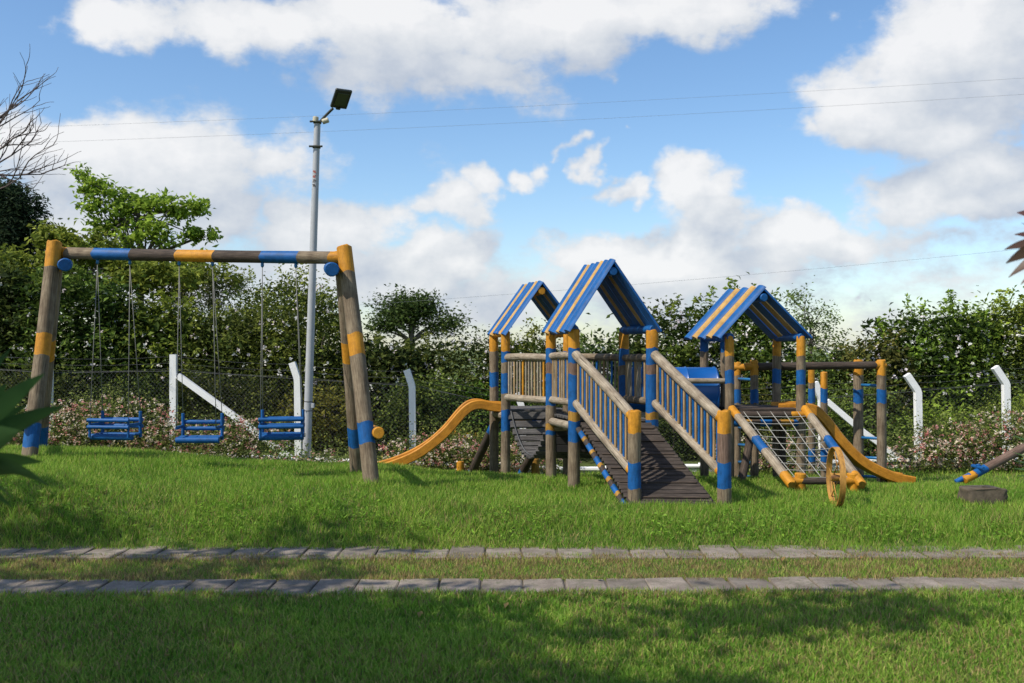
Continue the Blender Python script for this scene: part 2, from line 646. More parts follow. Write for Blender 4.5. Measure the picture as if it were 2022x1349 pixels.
simple_mat('steel_grey', (0.30, 0.31, 0.33), (0.42, 0.43, 0.45), 0.5, 8, 0.0)
simple_mat('lamp_dark', (0.020, 0.024, 0.018), (0.035, 0.040, 0.028), 0.45, 8)
simple_mat('lamp_lens', (0.045, 0.060, 0.030), (0.06, 0.075, 0.040), 0.15, 4)
simple_mat('black_rubber', (0.012, 0.012, 0.013), (0.025, 0.025, 0.026), 0.6)
simple_mat('cream_plastic', (0.40, 0.36, 0.26), (0.50, 0.46, 0.34), 0.6)
simple_mat('red_mark', (0.22, 0.045, 0.035), (0.35, 0.09, 0.07), 0.7)
simple_mat('dark_mark', (0.03, 0.03, 0.035), (0.07, 0.06, 0.06), 0.7)
simple_mat('wire', (0.05, 0.052, 0.055), (0.09, 0.092, 0.095), 0.6, 10, 0.2)
simple_mat('cable', (0.13, 0.14, 0.15), (0.18, 0.19, 0.20), 0.7)
simple_mat('rope', (0.24, 0.235, 0.21), (0.36, 0.35, 0.32), 0.85, 60)
simple_mat('swing_chain', (0.10, 0.10, 0.09), (0.20, 0.195, 0.175), 0.6, 60)
simple_mat('bark', (0.07, 0.055, 0.045), (0.17, 0.145, 0.12), 0.9, 14, 0, 0.5)
simple_mat('twig_bark', (0.055, 0.038, 0.036), (0.11, 0.082, 0.075), 0.9, 14)
simple_mat('stone', (0.012, 0.009, 0.006), (0.16, 0.125, 0.085), 0.95, 13, 0, 1.0)
simple_mat('shade_black', (0.006, 0.005, 0.005), (0.013, 0.011, 0.010), 0.9, 12)  # near-black colour for the shade painted in below the deck
simple_mat('tunnel_blue', (0.004, 0.065, 0.26), (0.006, 0.095, 0.34), 0.35, 4)
simple_mat('steel_blue', (0.008, 0.10, 0.26), (0.014, 0.14, 0.33), 0.45, 8)


def wall_mat():
    m, t, b = base_mat('whitewash', 0.85)
    tcn = nd(t, 'ShaderNodeTexCoord')
    n = noise(t, tcn.outputs['Object'], 3.5, 6, 0.65)
    n2_ = noise(t, tcn.outputs['Object'], 26, 4, 0.6)
    c = ramp(t, n.outputs[0], [(0.36, (0.20, 0.205, 0.20)), (0.52, (0.50, 0.50, 0.49)), (0.68, (0.66, 0.66, 0.65))])
    c = mixc(t, 0.5, c, ramp(t, n2_.outputs[0], [(0.36, (0.45, 0.44, 0.42)), (0.56, (1, 1, 1))]), 'MULTIPLY')
    t.links.new(c, b.inputs['Base Color'])
    bump(t, b, n2_.outputs[0], 0.4, 0.01)


wall_mat()


def paver_mat():
    m, t, b = base_mat('paver', 0.9)
    tcn = nd(t, 'ShaderNodeTexCoord')
    oi = nd(t, 'ShaderNodeObjectInfo')
    geo = nd(t, 'ShaderNodeNewGeometry')
    n = noise(t, geo.outputs['Position'], 5, 5, 0.6)
    n2_ = noise(t, geo.outputs['Position'], 70, 4, 0.7)
    c = ramp(t, n.outputs[0], [(0.3, (0.155, 0.125, 0.100)), (0.7, (0.30, 0.252, 0.208))])
    c = mixc(t, 0.75, c, ramp(t, n2_.outputs[0], [(0.3, (0.45, 0.43, 0.40)), (0.65, (1, 1, 1))]), 'MULTIPLY')
    n3_ = noise(t, geo.outputs['Position'], 11, 6, 0.7)
    c = mixc(t, ramp(t, n3_.outputs[0], [(0.50, (0, 0, 0)), (0.72, (0.75, 0.75, 0.75))]), c, (0.075, 0.085, 0.035))
    v = mth(t, 'ADD', mth(t, 'MULTIPLY', oi.outputs['Random'], 0.4), 0.8)
    hv = nd(t, 'ShaderNodeHueSaturation')
    t.links.new(c, hv.inputs['Color']); t.links.new(v, hv.inputs['Value'])
    t.links.new(hv.outputs[0], b.inputs['Base Color'])
    bump(t, b, n2_.outputs[0], 0.6, 0.006)


paver_mat()


def ground_mat():
    m, t, b = base_mat('turf', 0.95)
    geo = nd(t, 'ShaderNodeNewGeometry')
    p = geo.outputs['Position']
    n = noise(t, p, 1.3, 6, 0.6)
    n2_ = noise(t, p, 34, 5, 0.7)
    c = ramp(t, n.outputs[0], [(0.3, (0.075, 0.115, 0.020)), (0.7, (0.13, 0.175, 0.036))])
    c = mixc(t, 0.75, c, ramp(t, n2_.outputs[0], [(0.3, (0.45, 0.42, 0.34)), (0.65, (1.1, 1.1, 1.0))]), 'MULTIPLY')
    t.links.new(c, b.inputs['Base Color'])
    bump(t, b, n2_.outputs[0], 0.8, 0.03)


ground_mat()
simple_mat('soil_bed', (0.09, 0.075, 0.055), (0.15, 0.125, 0.09), 0.95, 12, 0, 0.5)


def leaf_mat(name, trans=0.3, rough=0.5, spec=0.35):
    m = bpy.data.materials.new(name)
    m.use_nodes = True
    t = m.node_tree
    b = t.nodes['Principled BSDF']
    b.inputs['Roughness'].default_value = rough
    b.inputs['Specular IOR Level'].default_value = spec
    a = nd(t, 'ShaderNodeAttribute', attribute_name='col')
    t.links.new(a.outputs['Color'], b.inputs['Base Color'])
    tr = nd(t, 'ShaderNodeBsdfTranslucent')
    hv = nd(t, 'ShaderNodeHueSaturation')
    hv.inputs['Value'].default_value = 1.5
    t.links.new(a.outputs['Color'], hv.inputs['Color'])
    t.links.new(hv.outputs[0], tr.inputs[0])
    mxs = nd(t, 'ShaderNodeMixShader')
    mxs.inputs[0].default_value = trans
    t.links.new(b.outputs[0], mxs.inputs[1]); t.links.new(tr.outputs[0], mxs.inputs[2])
    t.links.new(mxs.outputs[0], t.nodes['Material Output'].inputs[0])
    M[name] = m


leaf_mat('leaf', 0.30, 0.68, 0.14)
leaf_mat('blade', 0.38, 0.6, 0.2)
leaf_mat('petal', 0.35, 0.7, 0.1)
leaf_mat('strap_leaf', 0.15, 0.4, 0.5)

# ------------------------------------------------------------------ ground, tracks
xs = np.unique(np.concatenate([np.arange(-15, 15.01, 0.12), np.array([-2500, -900, -300, -120, -60, -35, -22, 22, 35, 60, 120, 300, 900, 2500])]))
ys = np.unique(np.concatenate([np.arange(3, 19.01, 0.12), np.array([-300, -80, -30, -12, -5, 0, 20, 22, 26, 32, 40, 55, 80, 130, 220, 400, 900, 1800, 3500, 5000])]))
X, Yg = np.meshgrid(xs, ys)
Z = ground_z(X, Yg)
nx, ny = len(xs), len(ys)
ii, jj = np.meshgrid(np.arange(nx - 1), np.arange(ny - 1))
k0 = (jj * nx + ii).ravel()
F = np.stack([k0, k0 + 1, k0 + 1 + nx, k0 + nx], axis=1)
gr_o = mesh_obj('ground', np.stack([X.ravel(), Yg.ravel(), Z.ravel()], 1), F, 'turf')
tag(gr_o, 'grassy ground rising in a low bank behind the paved tracks', 'ground', kind='structure')

NEAR_Y, FAR_Y, TRW = 8.13, 9.50, 0.53


def track_mid(which, x):
    return (NEAR_Y + 0.010 * x + 0.02 * math.sin(x * 0.5)) if which == 0 else (FAR_Y + 0.004 * x + 0.02 * math.sin(x * 0.4 + 1))


_pav = []
for k in range(5):
    hx, hy, hz = 0.163, TRW / 2, 0.03
    o = box('paver', None, (0, 0, 0), (1, 0, 0), (0, 1, 0), (0, 0, 1), (2 * hx, 2 * hy, 2 * hz), 'paver', 0.010, 0.004)
    _pav.append(o.data)
    bpy.data.objects.remove(o)
for which, lab in ((0, 'worn grey concrete paver track beside the shaded front lawn'), (1, 'grey paver track at the foot of the grass bank')):
    px_ = np.arange(-9.2, 9.21, 0.4)
    vv, ff = [], []
    for i, x in enumerate(px_):
        y = track_mid(which, x)
        vv += [(x, y - TRW / 2 - 0.02, -0.246), (x, y + TRW / 2 + 0.02, -0.246)]
        if i: ff.append((2 * i - 2, 2 * i, 2 * i + 1, 2 * i - 1))
    tr = mesh_obj('paved_track', vv, ff, 'soil_bed', smooth=False)
    tag(tr, lab, 'path', kind='structure')
    x = -9.0
    while x < 9.0:
        o = bpy.data.objects.new('paver', random.choice(_pav))
        w = Vector((x, track_mid(which, x) + random.uniform(-0.008, 0.008), -0.258 + random.uniform(-0.006, 0.006)))
        o.location = w - WLOC[tr]
        o.rotation_euler = (random.uniform(-0.02, 0.02), random.uniform(-0.025, 0.025), random.uniform(-0.04, 0.04))
        link(o, tr)
        x += 0.338 + random.uniform(0, 0.012)


def track_dist(x, y):
    """signed distance outside the tracks (negative on them)"""
    a = np.abs(y - (NEAR_Y + 0.010 * x + 0.02 * np.sin(x * 0.5))) - TRW / 2
    b = np.abs(y - (FAR_Y + 0.004 * x + 0.02 * np.sin(x * 0.4 + 1))) - TRW / 2
    return a, b


# ------------------------------------------------------------------ play structure
W_, B_, Y_ = 'wood', 'blue', 'yellow'
play = thing('play_structure', (1.3, 13.2, 0.0), 'timber play structure with three blue and yellow roofed towers, ramp, bridge and slides', 'playground')


def bands_py(bands, top, bot):
    """bands given by picture rows -> fractions from the foot up"""
    out = []
    for y0, y1, m in bands:
        out.append((1 - (y1 - top) / (bot - top), 1 - (y0 - top) / (bot - top), m))
    return out


def post(parent, px, Y, top, bot, r, bands=(), name='post', base='wood', px_bot=None, below=0.12):
    p1 = V(px, top, Y)
    p0 = V(px if px_bot is None else px_bot, bot, Y)
    gz = GZ(p0.x, p0.y) - below
    if p0.z > gz:
        f_ = (p1.z - gz) / (p1.z - p0.z)
        bot = top + (bot - top) * f_
        p0 = p1 + (p0 - p1) * f_
    return log(name, parent, p0, p1, r * 1.04, r, bands_py(bands, top, bot), base, bow=0.006)


T1 = dict(FL=(1133, 12.70), FR=(1288, 12.70), BL=(1088, 13.65), BR=(1232, 13.65))
T2 = dict(FL=(998, 14.60), FR=(1121, 14.70), BL=(975, 15.50), BR=(1087, 15.60))
T3 = dict(FL=(1440, 13.50), FR=(1582, 13.50), BL=(1391, 14.45), BR=(1534, 14.45))
post(play, *T1['FL'], 650, 960, 0.074, [(650, 688, Y_), (688, 717, B_), (717, 739, 'red_wood'), (739, 812, B_), (812, 831, 'rust_gold'), (831, 872, B_)])
post(play, *T1['FR'], 652, 962, 0.078, [(652, 687, Y_), (687, 720, B_), (720, 739, 'red_wood'), (739, 814, B_), (814, 828, 'rust_gold'), (828, 842, B_)])
post(play, *T1['BL'], 656, 952, 0.069, [(656, 688, Y_), (688, 717, B_), (717, 738, 'red_wood'), (738, 801, B_), (836, 850, 'rust_gold'), (850, 858, B_)])
post(play, *T1['BR'], 656, 952, 0.070, [(656, 689, Y_), (689, 722, B_), (722, 741, W_), (741, 785, B_)])
post(play, *T2['FL'], 654, 946, 0.068, [(654, 694, Y_), (694, 716, B_), (737, 777, B_), (809, 851, B_)])
post(play, *T2['FR'], 654, 946, 0.066, [(654, 694, Y_), (694, 716, B_), (737, 777, B_)])
post(play, *T2['BL'], 660, 940, 0.068, [(660, 694, Y_), (735, 764, B_)])
post(play, *T2['BR'], 660, 940, 0.066, [(660, 694, Y_), (735, 764, B_)])
post(play, *T3['FL'], 664, 965, 0.062, [(664, 703, Y_), (731, 757, B_)])
post(play, *T3['FR'], 664, 965, 0.063, [(664, 703, Y_), (730, 759, B_)])
post(play, *T3['BL'], 668, 958, 0.060, [(668, 694, B_)])
post(play, *T3['BR'], 668, 958, 0.062, [(668, 703, Y_), (729, 757, B_)])
post(play, 1428, 13.95, 668, 958, 0.045, [(668, 695, B_)])
RL = post(play, 1253, 11.32, 811, 990, 0.076, [(811, 855, Y_), (913, 964, B_)], name='ramp_post')
RR = post(play, 1430, 11.26, 811, 998, 0.079, [(811, 856, Y_), (856, 913, 'red_wood'), (913, 964, B_)], name='ramp_post')


def pt(tw, k, z):
    px, Y = tw[k]
    return Vector(((px - CX) / FPX * Y, Y, z))


def railing(p0, p1, q0, q1, r, n, cols, ends=(B_, B_), base='grey_wood', sw=0.018, inset=0.05, rb=None):
    """handrail p0-p1 with a lower rail q0-q1 and n balusters between"""
    p0, p1, q0, q1 = [Vector(v) for v in (p0, p1, q0, q1)]
    L = (p1 - p0).length
    e = 0.05 / L
    bn = ([(0, e, ends[0])] if ends[0] else []) + ([(1 - e, 1, ends[1])] if ends[1] else [])
    h = log('handrail', play, p0, p1, r, r * 0.97, bn, base, bow=0.01)
    log('lower_rail', play, q0, q1, (rb or r), (rb or r) * 0.97, bn, base, bow=0.01)
    for i in range(n):
        t = (i + 0.5) / n
        t = inset + (1 - 2 * inset) * t
        a, b = q0.lerp(q1, t), p0.lerp(p1, t)
        side = (p1 - p0); side.z = 0; side.normalize()
        up = (b - a)
        jit = side * random.uniform(-0.004, 0.004)
        c = cols[i % len(cols)]
        fw = side.cross(Vector((0, 0, 1)))
        if c == B_: jit = jit - fw * 0.006
        box('baluster', h, (a + b) / 2 + jit, side, fw, (0, 0, 1), (sw * 2 * random.uniform(0.92, 1.06), 0.022, up.length), c, 0.004)


# platform railings
railing(pt(T1, 'BL', 1.605), pt(T1, 'FL', 1.62), pt(T1, 'BL', 1.015), pt(T1, 'FL', 1.02), 0.047, 11, ['tan_slat', 'grey_wood', 'tan_slat', B_], sw=0.016)
railing(pt(T1, 'BR', 1.58), pt(T1, 'FR', 1.59), pt(T1, 'BR', 1.02), pt(T1, 'FR', 1.03), 0.052, 11, ['tan_slat', 'grey_wood', 'grey_wood', B_], base='wood', sw=0.016)
railing(pt(T2, 'FL', 1.585), pt(T1, 'BL', 1.585), pt(T2, 'FL', 1.00), pt(T1, 'BL', 1.00), 0.052, 14, ['grey_wood', 'grey_wood', 'tan_slat', 'grey_wood', 'grey_wood', 'yellow', 'grey_wood'], sw=0.016)
railing(pt(T2, 'FR', 1.585), pt(T1, 'BR', 1.585), pt(T2, 'FR', 1.00), pt(T1, 'BR', 1.00), 0.052, 14, ['grey_wood', 'tan_slat', 'grey_wood', B_], base='wood', sw=0.016)
# ramp railings
rl_t, rl_b = V(1249, 822, 11.34), V(1247, 930, 11.34)
rr_t, rr_b = V(1425, 826, 11.28), V(1423, 932, 11.28)
railing(pt(T1, 'FL', 1.635) + Vector((0.02, -0.03, 0)), rl_t, pt(T1, 'FL', 1.025) + Vector((0.02, -0.03, 0)), rl_b, 0.062, 22, ['tan_slat', B_], (None, Y_), sw=0.017, inset=0.035, rb=0.055)
railing(pt(T1, 'FR', 1.635) + Vector((0.02, -0.03, 0)), rr_t, pt(T1, 'FR', 1.025) + Vector((0.02, -0.03, 0)), rr_b, 0.062, 22, ['tan_slat', B_], (None, Y_), sw=0.017, inset=0.035, rb=0.055)

# decks


def deck(tw, z, n, mat='plank_grey', joist='wood', side='grey_wood'):
    fl, fr, bl, br_ = [pt(tw, k, z) for k in ('FL', 'FR', 'BL', 'BR')]
    dn = Vector((0, 0, -0.085))
    j = log('deck_beam', play, bl + dn, fl + dn, 0.052, base=side)
    log('deck_beam', play, br_ + dn, fr + dn, 0.052, base=joist)
    log('deck_beam', play, fl + dn * 2.1, fr + dn * 2.1, 0.050, base=joist, bands=[(0, 0.12, B_), (0.12, 0.3, 'rust_gold'), (0.42, 0.58, B_), (0.7, 0.88, 'rust_gold'), (0.88, 1, B_)])
    log('deck_beam', play, bl + dn * 2.1, br_ + dn * 2.1, 0.050, base=joist)
    for i in range(n):
        t = (i + 0.5) / n
        a, b = fl.lerp(bl, t), fr.lerp(br_, t)
        ax = (b - a).normalized()
        ay = (bl - fl).normalized()
        wdt = (bl - fl).length / n * 0.92
        box('deck_plank', j, (a + b) / 2, ax, ax.cross(Vector((0, 0, -1))), (0, 0, 1), ((b - a).length * 0.94, wdt * 0.97, 0.036), mat, 0.004, 0.002)


deck(T1, 0.80, 8)
deck(T2, 0.80, 8)
deck(T3, 0.88, 8, mat='dark_wood', side='dark_wood', joist='dark_wood')

# added near-black boards that paint in the shade below the middle tower's platform
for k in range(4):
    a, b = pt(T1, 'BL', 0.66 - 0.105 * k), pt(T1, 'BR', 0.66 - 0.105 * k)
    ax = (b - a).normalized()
    box('shade_board', play, (a + b) / 2 + Vector((0, -0.02, 0)), ax, ax.cross(Vector((0, 0, 1))), (0, 0, 1), ((b - a).length - 0.12, 0.022, 0.098), 'shade_black', 0.004, 0.002)

# ramp
r_tl = pt(T1, 'FL', 0.80) + Vector((0.05, -0.10, -0.03))
r_tr = pt(T1, 'FR', 0.80) + Vector((-0.02, -0.10, -0.03))
r_bl = Vector((V(1240, 990, 11.22).x, 11.22, GZ(1.3, 11.2) + 0.00))
r_br = Vector((V(1418, 990, 11.16).x, 11.16, GZ(2.3, 11.2) + 0.00))
dwn = Vector((0, 0, -0.075))
stc = []
for k in range(6):
    stc.append((k / 6, k / 6 + 0.035, 'rust_gold'))
    stc.append((k / 6 + 0.035, k / 6 + 0.11, B_))
st = log('ramp_stringer', play, r_bl + dwn * 0.9, r_tl + dwn, 0.036, bands=stc, base='ramp_wood')
log('ramp_stringer', play, r_br + dwn * 0.9, r_tr + dwn, 0.045, base='ramp_wood')
NR = 24
for i in range(NR):
    t = (i + 0.5) / NR
    a, b = r_bl.lerp(r_tl, t), r_br.lerp(r_tr, t)
    ax = (b - a).normalized()
    sl_ = ((r_tl + r_tr) - (r_bl + r_br)).normalized()
    nrm = ax.cross(sl_).normalized()
    wdt = ((r_tl + r_tr) / 2 - (r_bl + r_br) / 2).length / NR
    box('ramp_plank', st, (a + b) / 2 + nrm * random.uniform(-0.006, 0.006), ax, nrm.cross(ax), nrm, ((b - a).length * random.uniform(0.955, 0.985), wdt * random.uniform(0.80, 0.90), 0.034), 'ramp_wood', 0.004, 0.003)
    if i % 4 == 1:
        box('foot_batten', st, (a + b) / 2 + nrm * 0.026 + sl_ * 0.02, ax, nrm.cross(ax), nrm, ((b - a).length * 0.9, 0.022, 0.016), 'dark_wood', 0.004, 0.002)

# hanging bridge
bl0, bl1 = pt(T2, 'FL', 0.80) + Vector((0.08, -0.03, 0)), pt(T1, 'BL', 0.80) + Vector((0.02, 0.06, 0))
br0, br1 = pt(T2, 'FR', 0.80) + Vector((-0.03, -0.03, 0)), pt(T1, 'BR', 0.80) + Vector((-0.08, 0.06, 0))


def sagp(a, b, t, sag=0.60):
    p = a.lerp(b, t)
    p.z -= sag * 4 * t * (1 - t)
    return p


cab = tube('bridge_cable', play, [sagp(bl0, bl1, k / 20) for k in range(21)], 0.012, 'wire', 6)
tube('bridge_cable', play, [sagp(br0, br1, k / 20) for k in range(21)], 0.012, 'wire', 6)
NB = 18
for i in range(NB):
    t = (i + 0.5) / NB
    a, b = sagp(bl0, bl1, t), sagp(br0, br1, t)
    tg = (sagp(bl0, bl1, t + 0.02) - sagp(bl0, bl1, t - 0.02)).normalized()
    ax = (b - a).normalized()
    nrm = ax.cross(tg).normalized()
    wdt = (sagp(bl0, bl1, t + 0.5 / NB) - sagp(bl0, bl1, t - 0.5 / NB)).length
    box('bridge_plank', cab, (a + b) / 2 + nrm * 0.03, ax, nrm.cross(ax), nrm, ((b - a).length + 0.10, wdt * 0.80, 0.040), 'plank_grey', 0.005, 0.003)

# roofs


def roof(fl, ap, fr, dvec_, n, cols, ridge_col, th=0.05, gap=1.0):
    fl, ap, fr, dv = Vector(fl), Vector(ap), Vector(fr), Vector(dvec_)
    ridge = log('roof_ridge', play, ap + Vector((0, 0, -0.105)) + dv * 0.015, ap + Vector((0, 0, -0.105)) + dv * 0.985, 0.055, base=ridge_col)
    du = dv.normalized()
    wts = [0.72 if cols[i % len(cols)] == 'pale_yellow' else 1.12 for i in range(n)]
    tot = sum(wts)
    for foot in (fl, fr):
        ax = (ap - foot).normalized()
        nrm = ax.cross(du)
        if nrm.z < 0: nrm = -nrm
        for i in range(n):
            cen = dv * ((sum(wts[:i]) + wts[i] / 2) / tot)
            w = dv.length * wts[i] / tot * gap
            a0 = foot + cen - ax * random.uniform(0.0, 0.03)
            a1 = ap + cen + ax * (0.035 if foot is fl else 0.0) + ax * random.uniform(-0.01, 0.015)
            vs, lc, fs = [], [], []
            off = random.uniform(0, 40)
            m = 7
            for e, p in enumerate((a0, a1)):
                for k in range(m):
                    th_ = PI * k / (m - 1)
                    vs.append(tuple(p + du * (math.cos(th_) * w * 0.475) + nrm * (math.sin(th_) * th)))
                    lc.append((math.cos(th_) * w * 0.5 + off, math.sin(th_) * th + off, e * (a1 - a0).length + off * 0.2))
            for k in range(m):
                k2 = (k + 1) % m
                fs.append((k, k2, m + k2, m + k))
            fs.append(tuple(reversed(range(m)))); fs.append(tuple(range(m, 2 * m)))
            mesh_obj('roof_board', vs, fs, cols[i % len(cols)], ridge, None, True, lc, None, 45)
    return ridge


def eaves(tw, z, dv, col):
    for a, b in (('FL', 'BL'), ('FR', 'BR')):
        p, q_ = pt(tw, a, z), pt(tw, b, z)
        d = (q_ - p).normalized() * 0.05
        log('eave_beam', play, p - d, q_ + d, 0.055, base=col)


roof(V(1126, 655, 12.52), V(1213, 519, 12.55), V(1303, 652, 12.52), (-0.30, 1.25, 0.01), 7, [B_, B_, 'pale_yellow', B_, B_, 'pale_yellow', B_], B_)
eaves(T1, 1.955, None, B_)
roof(V(1000, 660, 14.42), V(1071, 560, 14.45), V(1143, 655, 14.5), (-0.28, 1.20, 0.01), 6, [B_, 'pale_yellow', B_, B_, 'pale_yellow', B_], Y_)
eaves(T2, 1.935, None, Y_)
roof(V(1424, 668, 13.32), V(1511, 572, 13.35), V(1604, 667, 13.32), (-0.27, 1.22, 0.01), 5, [B_, 'pale_yellow', B_, 'pale_yellow', B_], B_, 0.055, 0.86)
eaves(T3, 1.865, None, B_)

# slides
prof = [(-0.23, 0.03), (-0.23, 0.14), (-0.21, 0.155), (-0.19, 0.14), (-0.18, 0.06), (0.18, 0.06), (0.19, 0.14), (0.21, 0.155), (0.23, 0.14), (0.23, 0.03), (0.20, 0.015), (-0.20, 0.015)]


def slide(pts, label):
    path = []
    for p in spline(pts, 6):
        path.append(p + Vector((0, 0, -0.15)))
    o = sweep('slide', play, prof, path, 'slide_yellow')
    o['label'] = label
    return o


slide([V(992, 795, 15.1), V(965, 793, 15.08), V(941, 789, 15.05), V(922, 800, 15.03), V(884, 843, 15.0), V(838, 879, 14.97), V(790, 902, 14.93), V(742, 916, 14.9), V(694, 922, 14.88)], 'long yellow slide dropping from the tower joined by the hanging bridge')
slide([V(1530, 796, 13.98), V(1588, 796, 13.98), V(1609, 811, 13.98), V(1641, 853, 13.99), V(1681, 893, 14.0), V(1723, 918, 14.01), V(1757, 931, 14.02), V(1790, 938, 14.03)], 'yellow slide curving down beside the rope net')
log('slide_leg', play, V(1742, 928, 14.0), V(1747, 975, 14.0), 0.05, base='red_wood')
log('slide_leg', play, V(1752, 934, 13.95), V(1764, 975, 13.85), 0.04, base=Y_)
log('slide_leg', play, V(752, 912, 14.9), V(752, 950, 14.9), 0.05, base=Y_)

# blue barrel tunnel between two towers, with log rails along it
tx0, tx1, tY, tz, tr_ = 1.62, 2.83, 13.95, 1.12, 0.33
vs, fs, lc = [], [], []
seg = 32
stt = []
for k in range(4):
    x = tx0 + (tx1 - tx0) * k / 3
    for dx, rr in ((-0.02, tr_), (0.0, tr_ + 0.012), (0.02, tr_)):
        stt.append((x + dx, rr))
inner = [(tx1 + 0.02, tr_ - 0.02), (tx0 - 0.02, tr_ - 0.02)]
rg = stt + inner
for x, rr in rg:
    for k in range(seg):
        th = 2 * PI * k / seg
        vs.append((x, tY + rr * math.cos(th), tz + rr * math.sin(th)))
for i in range(len(rg)):
    i2 = (i + 1) % len(rg)
    for k in range(seg):
        k2 = (k + 1) % seg
        fs.append((i * seg + k, i * seg + k2, i2 * seg + k2, i2 * seg + k))
o = mesh_obj('tunnel', vs, fs, 'tunnel_blue', play, None, True, None, None, 40)
o['label'] = 'blue barrel crawl tunnel joining two towers'
log('tunnel_rail', play, (1.66, 13.56, 1.27), (2.92, 13.56, 1.27), 0.038, base='grey_wood')
log('tunnel_rail', play, (1.66, 13.58, 0.80), (2.92, 13.58, 0.80), 0.045, base='grey_wood')
log('tunnel_rail', play, (1.62, 14.33, 0.80), (2.86, 14.33, 0.80), 0.045, base='wood')

# rope net on two leaning poles
nl0, nl1 = V(1564, 958, 12.12), V(1444, 806, 13.42)
nr0, nr1 = V(1702, 958, 12.12), V(1588, 806, 13.42)
nb = [(0, 0.13, Y_), (0.42, 0.58, B_), (0.88, 1, Y_)]
log('net_pole', play, nl0, nl1, 0.062, 0.056, nb, 'grey_wood', cap='rust_gold')
log('net_pole', play, nr0, nr1, 0.062, 0.056, nb, 'grey_wood', cap='rust_gold')
cb = log('net_crossbar', play, nl0.lerp(nl1, 0.96) + Vector((0.02, 0, -0.05)), nr0.lerp(nr1, 0.96) + Vector((0, 0, -0.05)), 0.045, base='dark_wood', bands=[(0.78, 1, Y_)])
log('net_crossbar', play, nl0.lerp(nl1, 0.07) + Vector((0, 0, -0.02)), nr0.lerp(nr1, 0.07) + Vector((0.0, 0, -0.02)), 0.042, base='dark_wood', bands=[(0, 0.2, Y_), (0.8, 1, Y_)])
log('net_stub', play, V(1578, 972, 12.25), V(1580, 934, 12.25), 0.072, base=Y_)
log('net_stub', play, V(1684, 972, 12.25), V(1683, 934, 12.25), 0.072, base=Y_)
la, lb, ra, rb_ = nl0.lerp(nl1, 0.08), nl0.lerp(nl1, 0.95), nr0.lerp(nr1, 0.08), nr0.lerp(nr1, 0.95)
for i in range(10):
    t = (i + 0.3) / 10
    a, b = la.lerp(lb, t), ra.lerp(rb_, t)
    mid = (a + b) / 2 + Vector((0, 0.0, -0.03 * random.uniform(0.3, 1.2)))
    tube('net_rope', cb, spline([a, a.lerp(mid, 0.5) + Vector((0, 0, -0.008)), mid, mid.lerp(b, 0.5) + Vector((0, 0, -0.008)), b], 3), 0.005, 'rope', 5)
for i in range(5):
    s = (i + 0.7) / 5.4
    a, b = la.lerp(ra, s), lb.lerp(rb_, s)
    mid = (a + b) / 2 + Vector((random.uniform(-0.02, 0.02), 0, -0.03))
    tube('net_rope', cb, spline([a, mid, b], 5), 0.0055, 'rope', 5)

# climbing poles on the far side of the tower that carries the long slide
for (ax_, ay_), (bx_, by_) in (((929, 938), (981, 828)), ((1029, 938), (1088, 828))):
    log('climbing_pole', play, V(ax_, ay_, 16.5), V(bx_, by_, 15.55), 0.072, 0.066, [(0, 0.1, B_), (0.78, 1.0, B_)], 'dark_wood')
log('climbing_stub', play, V(909, 955, 16.4), V(909, 911, 16.4), 0.062, base=Y_)
log('climbing_stub', play, V(1057, 955, 16.4), V(1057, 905, 16.4), 0.066, base='rust_gold')
log('brace', play, V(1461, 965, 13.2), V(1487, 838, 13.65), 0.055, base='dark_wood')
log('brace', play, V(1544, 965, 14.1), V(1545, 830, 14.1), 0.05, base='dark_wood')  # back post's foot again, its shade put in as dark wood

# ------------------------------------------------------------------ monkey bars
mb = thing('monkey_bars', (4.6, 15.2, -0.2), 'timber monkey bars with yellow post tops and blue rungs behind the rope net', 'climbing frame')
MBP = [(1740, 14.9, 711, 945, 0.069), (1695, 15.35, 711, 945, 0.074), (1489, 14.9, 712, 962, 0.062), (1456, 15.5, 716, 960, 0.055), (1602, 16.4, 716, 950, 0.056), (1627, 15.9, 735, 950, 0.056)]
for i, (px, Y, t_, b_, r) in enumerate(MBP):
    bn = [(t_, 741, Y_), (769, 796, B_)] if i < 4 else [(t_, t_ + 40, Y_), (767, 795, B_), (885, 912, B_)]
    post(mb, px, Y, t_, b_, r, bn)
log('beam', mb, V(1470, 724, 14.9), V(1748, 721, 14.9), 0.058, base='dark_wood', bands=[(0, 0.09, Y_), (0.93, 1, Y_)])
log('beam', mb, V(1448, 726, 15.5), V(1702, 722, 15.35), 0.055, base='dark_wood', bands=[(0, 0.1, Y_), (0.9, 1, Y_)])
for k in range(7):
    t = (k + 0.6) / 7.4
    a = V(1489, 724, 14.9).lerp(V(1740, 721, 14.9), t)
    b = V(1456, 726, 15.5).lerp(V(1695, 722, 15.35), t)
    tube('rung', mb, [a, b], 0.016, 'steel_blue', 8)
for py in (762, 866, 905, 942):
    tube('rung', mb, [V(1695, py - 2, 15.35), V(1740, py, 14.9)], 0.022, 'steel_blue', 8)
for py in (750, 846, 880, 914, 942):
    tube('rung', mb, [V(1456, py - 2, 15.5), V(1489, py, 14.9)], 0.022, 'steel_blue', 8)

# ------------------------------------------------------------------ swing set
sw = thing('timber_swing_set', (-3.9, 12.9, 0.2), 'tall timber swing frame with blue and yellow painted bands', 'swing set')


def leg(tp, bp, top, bot, r, bands):
    p1, p0 = V(*tp), V(*bp)
    d = (p0 - p1)
    gz = GZ(p0.x, p0.y) - 0.12
    f_ = (p1.z - gz) / (p1.z - p0.z)
    p0 = p1 + d * f_
    log('leg', sw, p0, p1, r * 1.04, r * 0.97, bands_py(bands, top, top + (bot - top) * f_), W_, bow=0.012)


